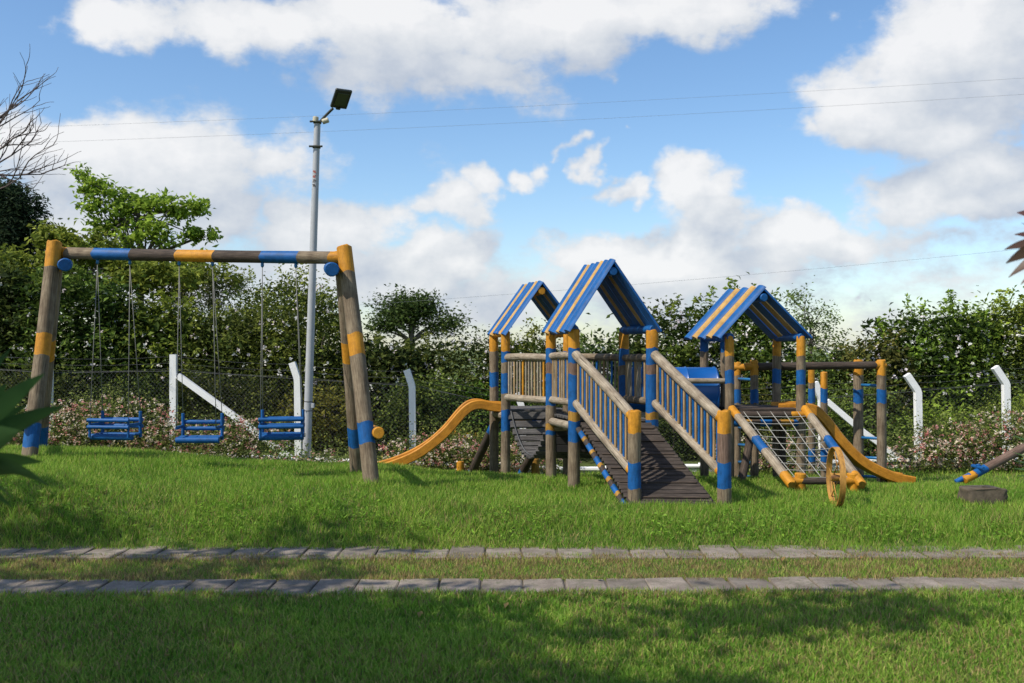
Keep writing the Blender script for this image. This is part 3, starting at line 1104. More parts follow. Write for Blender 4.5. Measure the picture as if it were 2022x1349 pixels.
leg((679, 487, 12.20), (733, 950, 11.65), 487, 950, 0.094, [(487, 541, Y_), (665, 708, Y_), (838, 879, B_)])
leg((672, 497, 12.50), (706, 940, 13.20), 497, 940, 0.090, [(497, 535, Y_), (670, 710, Y_), (840, 878, B_)])
leg((107, 477, 13.22), (59, 900, 12.70), 477, 900, 0.096, [(477, 530, Y_), (663, 706, Y_), (838, 884, B_)])
leg((113, 492, 13.50), (79, 893, 14.20), 492, 893, 0.092, [(492, 530, Y_), (665, 706, Y_), (838, 884, B_)])
bx = lambda px: (px - 96) / (690 - 96)
bm0, bm1 = V(96, 499, 13.40), V(690, 509, 12.30)
log('beam', sw, bm0, bm1, 0.080, 0.078, [(0, bx(135), Y_), (bx(135), bx(193), W_), (bx(193), bx(270), B_), (bx(362), bx(436), Y_), (bx(527), bx(597), B_), (bx(597), bx(655), W_), (bx(655), 1, Y_)], 'dark_wood', bow=0.01, sub=9)
log('crossbar', sw, V(655, 532, 11.86), V(652, 530, 13.0), 0.088, base=B_, cap=B_)
log('crossbar', sw, V(127, 523, 12.86), V(130, 521, 14.0), 0.088, base=B_)
log('crossbar', sw, V(748, 855, 11.60), V(722, 846, 13.4), 0.070, base=Y_)
log('crossbar', sw, V(40, 830, 12.6), V(60, 822, 14.2), 0.070, base=Y_)


def swing(pxs, pyseat, wpx, rz, tops, label, front, dY=0.0):
    tmid = (pxs - 96) / (690 - 96)
    beam = bm0.lerp(bm1, tmid)
    Y = beam.y + dY
    c = V(pxs, pyseat, Y)
    w = wpx / FPX * Y
    s = thing('swing', c, label, 'swing', 'swings hung from the timber frame')
    ca, sa = math.cos(rz), math.sin(rz)
    ax, ay, az2 = Vector((ca, sa, 0)), Vector((-sa, ca, 0)), Vector((0, 0, 1))
    P = lambda u, v, z: c + ax * u + ay * v + az2 * z
    hw, d = w / 2, 0.15
    log('seat', s, P(-hw, -d * 0.55, 0.0), P(hw, -d * 0.55, 0.0), 0.040, base=B_, rough=0.01)
    for v in (-0.0, 0.085):
        box('seat_slat', s, P(0, v + 0.03, 0.03), ax, ay, az2, (w * 0.98, 0.07, 0.028), B_)
    for u in (-1, 1):
        log('side_post', s, P(u * (hw - 0.022), d, -0.02), P(u * (hw - 0.022), d, 0.33), 0.021, base=B_, rough=0.01)
        if front:
            log('side_post', s, P(u * (hw - 0.022), -d, 0.0), P(u * (hw - 0.022), -d, 0.25), 0.016, base=B_, rough=0.01)
        box('side_slat', s, P(u * (hw - 0.022), 0, 0.16), ay, ax, az2, (2 * d, 0.022, 0.04), B_)
    for z in (0.13, 0.215):
        log('back_bar', s, P(-hw, d + 0.025, z), P(hw, d + 0.025, z), 0.027, base=B_, rough=0.01)
    if front:
        for z in (0.135, 0.225):
            log('front_bar', s, P(-hw, -d - 0.02, z), P(hw, -d - 0.02, z), 0.025, base=B_, rough=0.01)
    for u, tpx in zip((-1, 1), tops):
        tt = (tpx - 96) / (690 - 96)
        bp = bm0.lerp(bm1, tt)
        hook = bp + Vector((0, 0, -0.14))
        hk = tube('hook', s, [bp + Vector((0, 0, -0.06)), hook + Vector((0, 0, 0.02)), hook], [0.018, 0.022, 0.012], 'steel_blue', 8)
        for v in (-d, d):
            e = P(u * (hw - 0.022), v, 0.30 if v > 0 else 0.16)
            mid = hook.lerp(e, 0.55) + Vector((0.0, 0, 0))
            tube('chain', s, [hook, mid, e], 0.005, 'swing_chain', 5)


swing(228, 862, 88, R(-9), (199, 266), 'blue slatted swing seat with front bars, hung beside the pole leg by the strap-leaved plant', True)
swing(394, 868, 84, R(2), (366, 432), 'blue swing seat with open front in the middle of the swing frame', False)
swing(557, 862, 86, R(9), (528, 591), 'blue slatted swing seat hung beside the lamp post', True)

# ------------------------------------------------------------------ wagon wheel, stone, seesaw
wh_c = V(1650, 942, 11.05)
wh = thing('wagon_wheel', (wh_c.x, wh_c.y, wh_c.z - 0.33), 'rusty yellow iron wheel standing upright in the grass before the rope net', 'wheel')
Rw = 0.335
wn = Vector((0.996, -0.085, 0)).normalized()      # axle
wu = Vector((0.085, 0.996, 0)).normalized()
vs, fs, lc = [], [], []
sg = 48
for k in range(sg):
    th = 2 * PI * k / sg
    rad = wu * math.cos(th) + Vector((0, 0, 1)) * math.sin(th)
    for (u, rr) in ((-0.032, Rw), (0.032, Rw), (0.032, Rw - 0.012), (-0.032, Rw - 0.012)):
        vs.append(tuple(wh_c + rad * rr + wn * u))
        lc.append((u * 2, rr, th * Rw))
for k in range(sg):
    k2 = (k + 1) % sg
    for j in range(4):
        j2 = (j + 1) % 4
        fs.append((k * 4 + j, k * 4 + j2, k2 * 4 + j2, k2 * 4 + j))
paint_mat('rust_yellow', (0.42, 0.20, 0.035), (0.55, 0.30, 0.075), (0.16, 0.075, 0.03), rough=0.6, wear=0.45)
mesh_obj('rim', vs, fs, 'rust_yellow', wh, None, True, lc, None, 40)
log('hub', wh, wh_c - wn * 0.06, wh_c + wn * 0.06, 0.045, base='rust_yellow', rough=0.0)
for k in range(6):
    th = 2 * PI * k / 6 + 0.2
    rad = wu * math.cos(th) + Vector((0, 0, 1)) * math.sin(th)
    s_ = 0.03 if k % 2 else -0.03
    tube('spoke', wh, [wh_c + rad * 0.04 + wn * s_, wh_c + rad * (Rw - 0.008)], 0.0065, 'rust_yellow', 6)

p = V(1938, 992, 11.4)
gz = GZ(p.x, p.y)
vs, fs = [], []
seg, rows = 22, 7
for i in range(rows):
    for k in range(seg):
        th = 2 * PI * k / seg
        f_ = [0.96, 1.0, 1.02, 1.0, 1.0, 0.95, 0.0][i]
        f_ *= 1 + 0.05 * math.sin(3 * th + i)
        hx = 0.215 * f_ * (abs(math.cos(th)) ** 0.20) * (1 if math.cos(th) > 0 else -1)
        hy = 0.15 * f_ * (abs(math.sin(th)) ** 0.20) * (1 if math.sin(th) > 0 else -1)
        j = 0.010
        vs.append((p.x + hx + random.uniform(-j, j), p.y + hy + random.uniform(-j, j), gz - 0.04 + [0, 0.05, 0.12, 0.17, 0.195, 0.212, 0.214][i] + random.uniform(-0.005, 0.005)))
for i in range(rows - 1):
    for k in range(seg):
        k2 = (k + 1) % seg
        fs.append((i * seg + k, i * seg + k2, (i + 1) * seg + k2, (i + 1) * seg + k))
tag(mesh_obj('stone_block', vs, fs, 'stone'), 'weathered dark stone block lying on the mown grass', 'stone')

ss = thing('seesaw', V(1905, 946, 13.6), 'worn timber seesaw pole tilted down with blue and yellow painted end', 'seesaw')
s0, s1 = V(1902, 948, 13.4), V(2062, 862, 13.9)
dv = (s1 - s0)
log('pole', ss, s0, s1, 0.058, 0.062, [(0, 0.12, Y_), (0.13, 0.26, B_)], 'red_wood')
hb = s0.lerp(s1, 0.19)
log('handle', ss, hb + Vector((-0.02, -0.16, 0.06)), hb + Vector((-0.02, 0.16, 0.06)), 0.026, base=B_)
log('handle_post', ss, hb, hb + Vector((-0.02, 0, 0.10)), 0.03, base=B_)
log('foot_bumper', ss, s0 + Vector((-0.10, 0.02, -0.03)), s0 + Vector((0.10, 0.02, 0.07)), 0.035, base=B_)
log('pivot_post', ss, Vector((s1.x - 0.05, s1.y + 0.12, GZ(s1.x, s1.y) - 0.1)), Vector((s1.x - 0.05, s1.y + 0.12, s1.z + 0.08)), 0.07, base='red_wood')

# ------------------------------------------------------------------ lamp post
lp0, lp1 = V(605, 930, 17.0), V(626, 238, 17.0)
lp = thing('lamp_post', (lp0.x, 17.0, lp0.z), 'tall grey lamp post with dark square floodlight behind the swings', 'lamp post')
log('pole', lp, lp0, lp1, 0.075, 0.056, base='steel_grey', rough=0.0, sub=8)
dl = (lp1 - lp0)
for py in (241, 290):
    t = (930 - py) / (930 - 238)
    c = lp0 + dl * t
    log('clamp', lp, c + Vector((-0.115, -0.07, 0)), c + Vector((0.115, -0.07, 0)), 0.017, base='lamp_dark', rough=0)
    log('collar', lp, c - dl.normalized() * 0.025, c + dl.normalized() * 0.025, 0.071, base='lamp_dark', rough=0)
for py in (793, 811):
    t = (930 - py) / (930 - 238)
    c = lp0 + dl * t
    log('strap', lp, c - dl.normalized() * 0.012, c + dl.normalized() * 0.012, 0.078, base='black_rubber', rough=0)
c = lp0 + dl * ((930 - 801) / 692)
box('junction_box', lp, c + Vector((0.085, -0.03, 0)), (1, 0, 0), (0, 1, 0), (0, 0, 1), (0.05, 0.07, 0.08), 'steel_grey')
arm_a, arm_b = lp1 + Vector((0.02, 0, -0.05)), V(657, 213, 16.9)
tube('arm', lp, spline([arm_a, arm_a.lerp(arm_b, 0.4) + Vector((0, 0, 0.01)), arm_b], 5), 0.024, 'lamp_dark', 8)
log('photo_sensor', lp, V(622, 240, 16.95), V(623, 230, 16.95), 0.05, base='cream_plastic', rough=0)
log('photo_sensor', lp, V(636, 240, 16.93), V(648, 236, 16.93), 0.045, base='cream_plastic', rough=0)
hc = V(673, 194, 16.8)
fa = Vector((0.5, -0.83, 0.87)).normalized()
fb = Vector((1.0, 0.6, 0.0)).normalized()
fn = fa.cross(fb).normalized()
if fn.z > 0: fn = -fn
hd = box('lamp_head', lp, hc, fa, fb, fn, (0.37, 0.29, 0.05), 'lamp_dark', 0.02)
box('lens', hd, hc + fn * 0.032, fa, fb, fn, (0.25, 0.20, 0.008), 'lamp_lens', 0.003)
box('bracket', hd, hc - fa * 0.18, fa, fb, fn, (0.08, 0.08, 0.05), 'lamp_dark', 0.01)
dd_ = dl.normalized()
for k, (py, m_, hgt) in enumerate(((340, 'red_mark', 0.05), (349, 'red_mark', 0.05), (358, 'dark_mark', 0.05), (367, 'dark_mark', 0.05), (374, 'dark_mark', 0.014))):
    t = (930 - py) / 692
    c = lp0 + dl * t
    rr = 0.075 + (0.056 - 0.075) * t + 0.0025
    vs, fs = [], []
    rows = 6
    for i in range(rows):
        u = i / (rows - 1)
        wob = 0.35 * math.sin(u * 6 + k * 2)
        for j, a_ in enumerate((-0.55 + wob * 0.5, 0.15 + wob * 0.6)):
            if k == 4: a_ = (-0.9, 0.9)[j]
            vs.append(tuple(c + dd_ * (u - 0.5) * hgt + Vector((math.sin(a_) * rr, -math.cos(a_) * rr - 0.001, 0))))
        if i: fs.append((2 * i - 2, 2 * i - 1, 2 * i + 1, 2 * i))
    mesh_obj('painted_mark', vs, fs, m_, lp, None, True)

# ------------------------------------------------------------------ fence with white concrete posts
fence = thing('wire_fence', (0, 18.0, -0.4), 'chain-link fence on white concrete posts with angled tops, along the flower bed', 'fence')
FY = 18.0
FP = [(-130, 690, 0), (97, 704, 0), (343, 700, 0), (577, 716, 3), (803, 730, 3), (1021, 776, 3), (1235, 770, -5), (1425, 764, -6), (1608, 755, -8), (1790, 740, -16), (1964, 725, -14), (2140, 712, -14)]


def sq_path(name, pts, w, mat='white_paint'):
    vs, fs, lc = [], [], []
    n = len(pts)
    for i, p in enumerate(pts):
        t = (pts[min(i + 1, n - 1)] - pts[max(i - 1, 0)]).normalized()
        b = Vector((0, 1, 0))
        a = b.cross(t).normalized()
        sc_ = 1.0
        for j, (u, v) in enumerate(((-1, -1), (-0.7, -1.15), (0.7, -1.15), (1, -1), (1.0, 1), (-1, 1))):
            u2, v2 = u * w / 2, max(v, -1.0) * w / 2
            vs.append(tuple(p + a * u2 + b * v2))
            lc.append((u2, v2, i * 0.6))
    m = 6
    for i in range(n - 1):
        for k in range(m):
            k2 = (k + 1) % m
            fs.append((i * m + k, i * m + k2, (i + 1) * m + k2, (i + 1) * m + k))
    fs.append(tuple(reversed(range(m)))); fs.append(tuple((n - 1) * m + k for k in range(m)))
    return mesh_obj(name, vs, fs, mat, fence, None, False, lc)


tops = []
for px, tp, lean in FP:
    top = V(px, tp, FY)
    bend = top.copy()
    foot = Vector((top.x, FY, GZ(top.x, FY) - 0.3))
    if lean:
        arm = 0.30
        bend = Vector((top.x - lean / FPX * FY * (1 if lean > 0 else 1), FY, top.z - arm))
        bend.x = top.x + (0.10 if lean == 3 else 0.20 if lean <= -14 else 0.13)
        foot.x = bend.x + 0.02
        sq_path('fence_post', [foot, foot.lerp(bend, 0.5), bend - Vector((0, 0, 0.02)), bend + (top - bend) * 0.08, top], 0.115)
    else:
        sq_path('fence_post', [foot, foot.lerp(top, 0.5), top], 0.115)
    tops.append((foot, bend, top))
sq_path('brace', [V(575, 905, FY - 0.1), V(460, 820, FY - 0.06), V(352, 742, FY - 0.02)], 0.105)
sq_path('brace', [V(1775, 905, FY - 0.1), V(1700, 850, FY - 0.06), V(1632, 792, FY - 0.02)], 0.10)
# barrier strands on the angled tops
for s_ in (0.15, 0.5, 0.88):
    pts = []
    for i, (fo, be, to) in enumerate(tops):
        a = be.lerp(to, s_) if be != to else to + Vector((0, 0, -0.30 + 0.30 * s_))
        if pts:
            pv = pts[-1]
            for k in range(1, 4):
                q_ = pv.lerp(a, k / 4)
                q_.z -= 0.03 * math.sin(PI * k / 4)
                pts.append(q_)
        pts.append(a)
    tube('barbed_strand', fence, pts, 0.0025, 'wire', 4)
# chain-link: two families of slanting wires
x0, x1, pitch = tops[0][0].x, tops[-1][0].x, 0.075
fx = np.array([t_[0].x for t_ in tops])
fz1 = np.array([(t_[1].z if t_[1] != t_[2] else t_[2].z - 0.30) for t_ in tops])
fz0 = ground_z(fx, np.full(len(fx), FY)) + 0.03
Vn, Fn = [], []
hw = 0.0017
for sgn in (-1, 1):
    xx = np.arange(x0 - 2, x1 + 2, pitch)
    for xb in xx:
        zs = []
        n_ = 7
        for k in range(n_):
            s_ = k / (n_ - 1)
            x_ = xb + sgn * s_ * 1.3
            zb = np.interp(x_, fx, fz0); zt = np.interp(x_, fx, fz1)
            zs.append((x_, zb + (zt - zb) * s_))
        for k in range(n_ - 1):
            (xa, za), (xc, zc) = zs[k], zs[k + 1]
            if xa < x0 or xc < x0 or xa > x1 or xc > x1: continue
            b = len(Vn)
            yy = FY + 0.075 + sgn * 0.003
            Vn += [(xa - hw, yy, za), (xa + hw, yy, za), (xc + hw, yy, zc), (xc - hw, yy, zc), (xa, yy + 0.003, za), (xc, yy + 0.003, zc)]
            Fn += [(b, b + 1, b + 2, b + 3), (b + 1, b + 4, b + 5, b + 2), (b + 4, b, b + 3, b + 5)]
o = mesh_obj('wire_mesh', Vn, np.array(Fn), 'wire', fence, smooth=False)
o['kind'] = 'stuff'
for arr in (fz1,):
    tube('line_wire', fence, [Vector((x_, FY + 0.075, z_)) for x_, z_ in zip(fx, arr)], 0.005, 'wire', 5)

# low whitewashed wall of the flower bed
wl = thing('low_wall', (0, 17.3, -0.4), 'low whitewashed wall edging the rose bed in front of the fence', 'wall')
WX = np.linspace(-9.6, 9.6, 25)
for i in range(24):
    xa, xb = WX[i], WX[i + 1]
    xm = (xa + xb) / 2
    zt = np.interp(xm, [-9, -6, -3, 1.2, 6, 9], [-0.05, -0.10, -0.22, -0.36, -0.22, -0.2])
    zb = GZ(xm, 17.1) - 0.2
    box('wall_block', wl, (xm, 17.05 + random.uniform(-0.006, 0.006), (zt + zb) / 2), (1, 0, 0), (0, 1, 0), (0, 0, 1), (xb - xa - 0.012, 0.16, zt - zb), 'whitewash', 0.012, 0.003)
    box('coping', wl, (xm, 17.05, zt + 0.022), (1, 0, 0), (0, 1, 0), (0, 0, 1), (xb - xa - 0.006, 0.21, 0.042), 'white_paint', 0.008, 0.003)

# ------------------------------------------------------------------ foliage


def leaf_cloud(cen, size, colA, colB, nrm_up=0.4, asp=0.5, droop=0.0, rg=rng, tone=None):
    """one folded leaf (two triangles) at each centre; returns verts, tris, colours"""
    n = len(cen)
    cen = np.asarray(cen)
    d = rg.normal(size=(n, 3))
    d[:, 2] = d[:, 2] * 0.6 - droop
    d /= np.linalg.norm(d, axis=1, keepdims=True) + 1e-9
    up = rg.normal(size=(n, 3)) * (1 - nrm_up) + np.array([0, 0, 1.0]) * nrm_up * 1.6
    s = np.cross(d, up)
    s /= np.linalg.norm(s, axis=1, keepdims=True) + 1e-9
    nn = np.cross(s, d)
    L = (size * rg.uniform(0.65, 1.3, n))[:, None]
    Wd = L * asp * rg.uniform(0.8, 1.2, n)[:, None]
    v0 = cen - d * L * 0.5
    v1 = cen + s * Wd * 0.5 + nn * L * 0.10
    v2 = cen + d * L * 0.5 - nn * L * 0.06
    v3 = cen - s * Wd * 0.5 + nn * L * 0.10
    Vv = np.stack([v0, v1, v2, v3], 1).reshape(-1, 3)
    k = np.arange(n)[:, None] * 4
    T = np.concatenate([k + np.array([[0, 1, 2]]), k + np.array([[0, 2, 3]])], 1).reshape(-1, 3)
    t = rg.random(n)[:, None] ** 1.3
    c = np.asarray(colA) * (1 - t) + np.asarray(colB) * t
    c = c * rg.uniform(0.7, 1.25, n)[:, None]
    if tone is not None: c = c * tone[:, None]
    C = np.repeat(c, 4, axis=0)
    return Vv, T, C


def clumps(n_cl, c, rad, per, cr_, shell=0.55, rg=rng, flat=1.0):
    """leaf centres in clumps spread over an ellipsoid"""
    d = rg.normal(size=(n_cl, 3)); d /= np.linalg.norm(d, axis=1, keepdims=True)
    r = shell + (1 - shell) * rg.random(n_cl)
    cc = np.asarray(c) + d * r[:, None] * np.asarray(rad)
    pts = rg.normal(size=(n_cl * per, 3)) * 0.55
    pts[:, 2] *= flat
    cs = np.repeat(cr_ * rg.uniform(0.6, 1.35, n_cl), per)
    return np.repeat(cc, per, axis=0) + pts * cs[:, None], cc


def foliage_obj(name, parent, parts, mat='leaf'):
    Vs, Ts, Cs, b = [], [], [], 0
    for v, t, c in parts:
        Vs.append(v); Ts.append(t + b); Cs.append(c); b += len(v)
    return mesh_obj(name, np.concatenate(Vs), np.concatenate(Ts), mat, parent, smooth=False, col=np.concatenate(Cs))


def limbs(parent, name, root, targets, r0, mat='bark', seg=7, wob=0.12):
    """a trunk-and-limb part per target, tapering"""
    for tg in targets:
        a, b = Vector(root), Vector(tg)
        L = (b - a).length
        pts = [a]
        for k in (0.3, 0.6, 0.85):
            pts.append(a.lerp(b, k) + Vector((random.uniform(-wob, wob), random.uniform(-wob, wob), L * 0.06 * math.sin(k * 3))))
        pts.append(b)
        pp = spline(pts, 3)
        rr = [r0 * (1 - 0.85 * i / (len(pp) - 1)) for i in range(len(pp))]
        tube(name, parent, pp, rr, mat, seg)


def shrub(name, px, top, wpx, Y, label, cat, group, colA, colB, leaf=0.075, dens=1.0, dep=0.8, fl=None, nfl=0, flsize=0.05, per=60, bottom=None, flat=1.0, spikes=0, vary=True):
    if vary:
        k_ = np.array([random.uniform(0.85, 1.30), random.uniform(0.9, 1.15), random.uniform(0.75, 1.2)]) * random.uniform(0.8, 1.25)
        colA, colB = np.asarray(colA) * k_, np.asarray(colB) * k_
        leaf = leaf * random.uniform(0.75, 1.35)
    x = (px - CX) / FPX * Y
    zt = V(px, top, Y).z
    zb = GZ(x, Y) if bottom is None else bottom
    hw = wpx / 2 / FPX * Y
    h = zt - zb
    c = np.array([x, Y, zb + h * 0.50])
    rad = np.array([hw, dep, h * 0.47])
    o = thing(name, (x, Y, zb), label, cat, group)
    area = hw * 2 * h
    ncl = max(14, int(22 * area * dens))
    parts = []
    pts, cc = clumps(ncl, c, rad, per, 0.30, 0.66)
    keep = pts[:, 2] > zb + 0.02
    tone = np.repeat(rng.uniform(0.45, 1.6, ncl), per)      # leaf tone of each branch
    parts.append(leaf_cloud(pts[keep], leaf, colA, colB, tone=tone[keep]))
    # lower fill, and inner leaves coloured darker to paint in shade inside the bush
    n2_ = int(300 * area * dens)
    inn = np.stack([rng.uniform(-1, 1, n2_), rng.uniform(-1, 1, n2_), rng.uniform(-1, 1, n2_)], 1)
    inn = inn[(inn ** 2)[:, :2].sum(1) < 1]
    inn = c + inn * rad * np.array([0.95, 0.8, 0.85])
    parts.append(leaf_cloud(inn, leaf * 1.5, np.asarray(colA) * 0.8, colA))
    low = np.stack([rng.uniform(-1, 1, n2_), rng.uniform(-0.9, 0.9, n2_), rng.random(n2_)], 1)
    low = np.array([x, Y, zb]) + low * np.array([hw, dep, h * 0.5])
    parts.append(leaf_cloud(low, leaf * 1.25, colA, colB))
    for s_ in range(spikes):          # young shoots above the outline
        bx_ = x + random.uniform(-0.85, 0.85) * hw
        hh = random.uniform(0.25, 0.55)
        k_ = (bx_ - x) / hw
        z0 = zb + h * (0.5 + 0.47 * math.sqrt(max(0, 1 - k_ * k_))) - 0.1
        m_ = 34
        u = rng.random(m_)
        sp = np.stack([bx_ + u * random.uniform(-0.15, 0.2) + rng.normal(0, 0.05, m_), Y - dep * 0.3 + rng.normal(0, 0.05, m_), z0 + u * hh], 1)
        parts.append(leaf_cloud(sp, leaf, colB, np.asarray(colB) * 1.2, 0.2))
    foliage_obj('foliage', o, parts)
    for k in range(3):
        a = random.uniform(-0.3, 0.3) * hw
        limbs(o, 'stem', (x + a * 0.5, Y + random.uniform(-0.1, 0.1), zb - 0.08), [(x + a * 1.8, Y, zb + h * 0.7)], 0.03, 'bark', 5)
    if fl is not None and nfl:
        d = rng.normal(size=(nfl, 3)); d /= np.linalg.norm(d, axis=1, keepdims=True)
        d[:, 1] = -np.abs(d[:, 1])
        fp = c + d * rad * rng.uniform(0.86, 1.08, nfl)[:, None]
        fp = fp[fp[:, 2] > zb + 0.08]
        blossoms(o, fp, fl, flsize)
    return o


def blossoms(o, fp, cols, size):
    n = len(fp)
    pet = 5
    cen = np.repeat(fp, pet, axis=0) + rng.normal(size=(n * pet, 3)) * size * 0.38
    v, t, c = leaf_cloud(cen, size * 0.8, (1, 1, 1), (1, 1, 1), 0.2, 0.85)
    ci = rng.integers(0, len(cols), n)
    cc = np.asarray(cols)[ci]
    cc = np.repeat(cc, pet * 4, axis=0) * rng.uniform(0.8, 1.1, n * pet * 4)[:, None]
    b = mesh_obj('blossoms', v, t, 'petal', o, smooth=False, col=cc)
    b['kind'] = 'stuff'


ANCH = [(-60, 'beyond the strap-leaved plant'), (60, 'behind the outer swing leg by the strap-leaved plant'), (150, 'just inside the outer swing leg'), (245, 'behind the swing hung by the plant'), (310, 'between the plant-side swing and the straight white post'), (330, 'beside the straight white post'), (400, 'behind the open-front middle swing'), (430, 'under the upper end of the white brace'), (480, 'where the white brace slopes down'), (560, 'behind the swing next to the lamp post'), (600, 'directly behind the lamp post'), (645, 'between lamp post and swing leg'), (690, 'at the foot of the swing leg by the slide'), (755, 'just past the swing leg with the yellow log end'), (835, 'beside the bent post beyond the long slide'), (905, 'beyond the middle of the long slide'), (970, 'behind the top of the long slide'), (1050, 'behind the hanging bridge'), (1120, 'behind the middle tower posts'), (1190, 'behind the ramp tower'), (1300, 'behind the ramp railing and tunnel'), (1475, 'behind the rope net'), (1565, 'behind the slide end of the rope net'), (1610, 'where the second brace meets its post'), (1640, 'along the second white brace'), (1720, 'behind the ladder end of the monkey bars'), (1800, 'beside the angled post past the monkey bars'), (1865, 'between the last two angled posts'), (1975, 'under the angled post above the seesaw'), (2065, 'beyond the raised end of the seesaw')]
USED = set()


def near_what(kind, px):
    for d, a in sorted((abs(p - px), a) for p, a in ANCH):
        if (kind, a) not in USED:
            USED.add((kind, a))
            return kind + ' ' + a


DK, MD, LT = (0.034, 0.058, 0.012), (0.150, 0.185, 0.036), (0.20, 0.275, 0.045)
WHT = [(0.82, 0.80, 0.78), (0.76, 0.68, 0.70), (0.80, 0.80, 0.74)]
HG, HL = 'flowering hedge behind the wire fence', 'dense dark green flowering shrub in the hedge behind the wire fence'
for px, tp, w, Y, nf in [(-40, 505, 300, 20.2, 30), (150, 530, 260, 20.0, 40), (310, 590, 260, 20.3, 30), (470, 605, 240, 20.0, 30), (600, 550, 200, 19.8, 45), (745, 668, 250, 20.0, 45), (900, 652, 230, 20.2, 40), (1040, 650, 220, 20.0, 45), (1190, 668, 230, 20.3, 40), (1640, 682, 190, 20.2, 30), (1720, 672, 170, 19.7, 25)]:
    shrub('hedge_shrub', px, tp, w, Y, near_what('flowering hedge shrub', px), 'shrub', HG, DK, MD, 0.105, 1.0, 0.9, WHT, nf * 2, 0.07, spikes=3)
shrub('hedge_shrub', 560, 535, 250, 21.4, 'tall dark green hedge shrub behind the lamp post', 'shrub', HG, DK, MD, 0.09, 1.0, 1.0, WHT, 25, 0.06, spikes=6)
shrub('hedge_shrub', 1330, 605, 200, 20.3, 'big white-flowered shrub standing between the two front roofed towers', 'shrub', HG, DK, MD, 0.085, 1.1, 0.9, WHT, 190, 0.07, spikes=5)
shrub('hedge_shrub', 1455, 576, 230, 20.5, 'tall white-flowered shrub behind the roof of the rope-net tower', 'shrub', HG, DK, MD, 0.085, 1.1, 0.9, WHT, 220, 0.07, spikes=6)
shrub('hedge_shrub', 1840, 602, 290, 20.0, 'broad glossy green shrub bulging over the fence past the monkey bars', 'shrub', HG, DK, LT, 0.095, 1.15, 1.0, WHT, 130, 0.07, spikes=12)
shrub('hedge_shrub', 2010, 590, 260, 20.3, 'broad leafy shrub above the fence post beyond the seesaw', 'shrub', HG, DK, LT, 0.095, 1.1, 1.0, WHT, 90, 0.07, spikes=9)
# undergrowth against the fence
UG, UL = 'undergrowth along the foot of the wire fence', 'low leafy green bush growing against the wire fence'
for px, tp, w, ca, cb_ in [(60, 730, 220, DK, MD), (250, 745, 220, DK, MD), (430, 730, 220, DK, MD), (640, 770, 200, MD, LT), (850, 740, 210, DK, MD), (960, 760, 180, DK, LT), (1120, 770, 220, DK, MD), (1300, 740, 220, DK, MD), (1470, 760, 200, DK, MD), (1600, 770, 190, MD, LT), (1720, 750, 160, MD, LT), (1850, 800, 200, MD, LT), (2000, 780, 180, MD, LT)]:
    shrub('leafy_bush', px, tp, w, 18.8, near_what('leafy green bush against the fence', px), 'bush', UG, ca, cb_, 0.075, 0.9, 0.45)

# roses in the bed along the wall
PINK = [(0.62, 0.34, 0.30), (0.70, 0.52, 0.42), (0.70, 0.62, 0.48), (0.55, 0.22, 0.20), (0.72, 0.65, 0.54)]
RA, RB = (0.085, 0.115, 0.030), (0.24, 0.27, 0.07)
RG, RLb = 'pink roses in the bed along the fence', 'pink-flowered rose bush in the bed before the wire fence'
for px, tp, w, Y, nf in [(60, 812, 170, 16.3, 140), (150, 800, 180, 16.4, 190), (245, 786, 190, 16.4, 230), (330, 838, 150, 16.3, 120), (425, 838, 150, 16.5, 110), (490, 832, 150, 16.4, 150), (640, 898, 130, 16.4, 40), (835, 868, 170, 16.9, 120), (905, 868, 150, 16.8, 120), (975, 880, 140, 16.9, 100), (1060, 888, 150, 17.0, 90), (1480, 872, 150, 16.8, 90), (1560, 866, 130, 16.8, 90), (1800, 872, 130, 16.6, 110), (1880, 842, 150, 16.5, 190), (1970, 818, 170, 16.4, 230), (2060, 815, 160, 16.4, 140)]:
    shrub('rose_bush', px, tp - 12, w * 1.08, Y, near_what('pink-flowered rose bush', px), 'rose bush', RG, RA, RB, 0.045, 1.5, 0.42, PINK, int(nf * 1.15), 0.045, per=50, vary=False)
for px, tp, w, nf in [(400, 893, 120, 60), (560, 900, 110, 50), (310, 880, 150, 60), (690, 905, 110, 35), (770, 905, 120, 30)]:
    shrub('rose_bush', px, tp, w, 16.0, near_what('low trailing rose clump', px), 'rose bush', 'low rose clumps in the bed', RA, RB, 0.04, 1.6, 0.3, PINK, nf, 0.04, per=40)
shrub('lantana_bush', 905, 848, 120, 17.4, 'bush with small orange flowers rising beyond the long slide', 'bush', None, MD, LT, 0.05, 1.2, 0.35, [(0.62, 0.30, 0.03), (0.66, 0.38, 0.05)], 120, 0.035)

# trees ------------------------------------------------------------


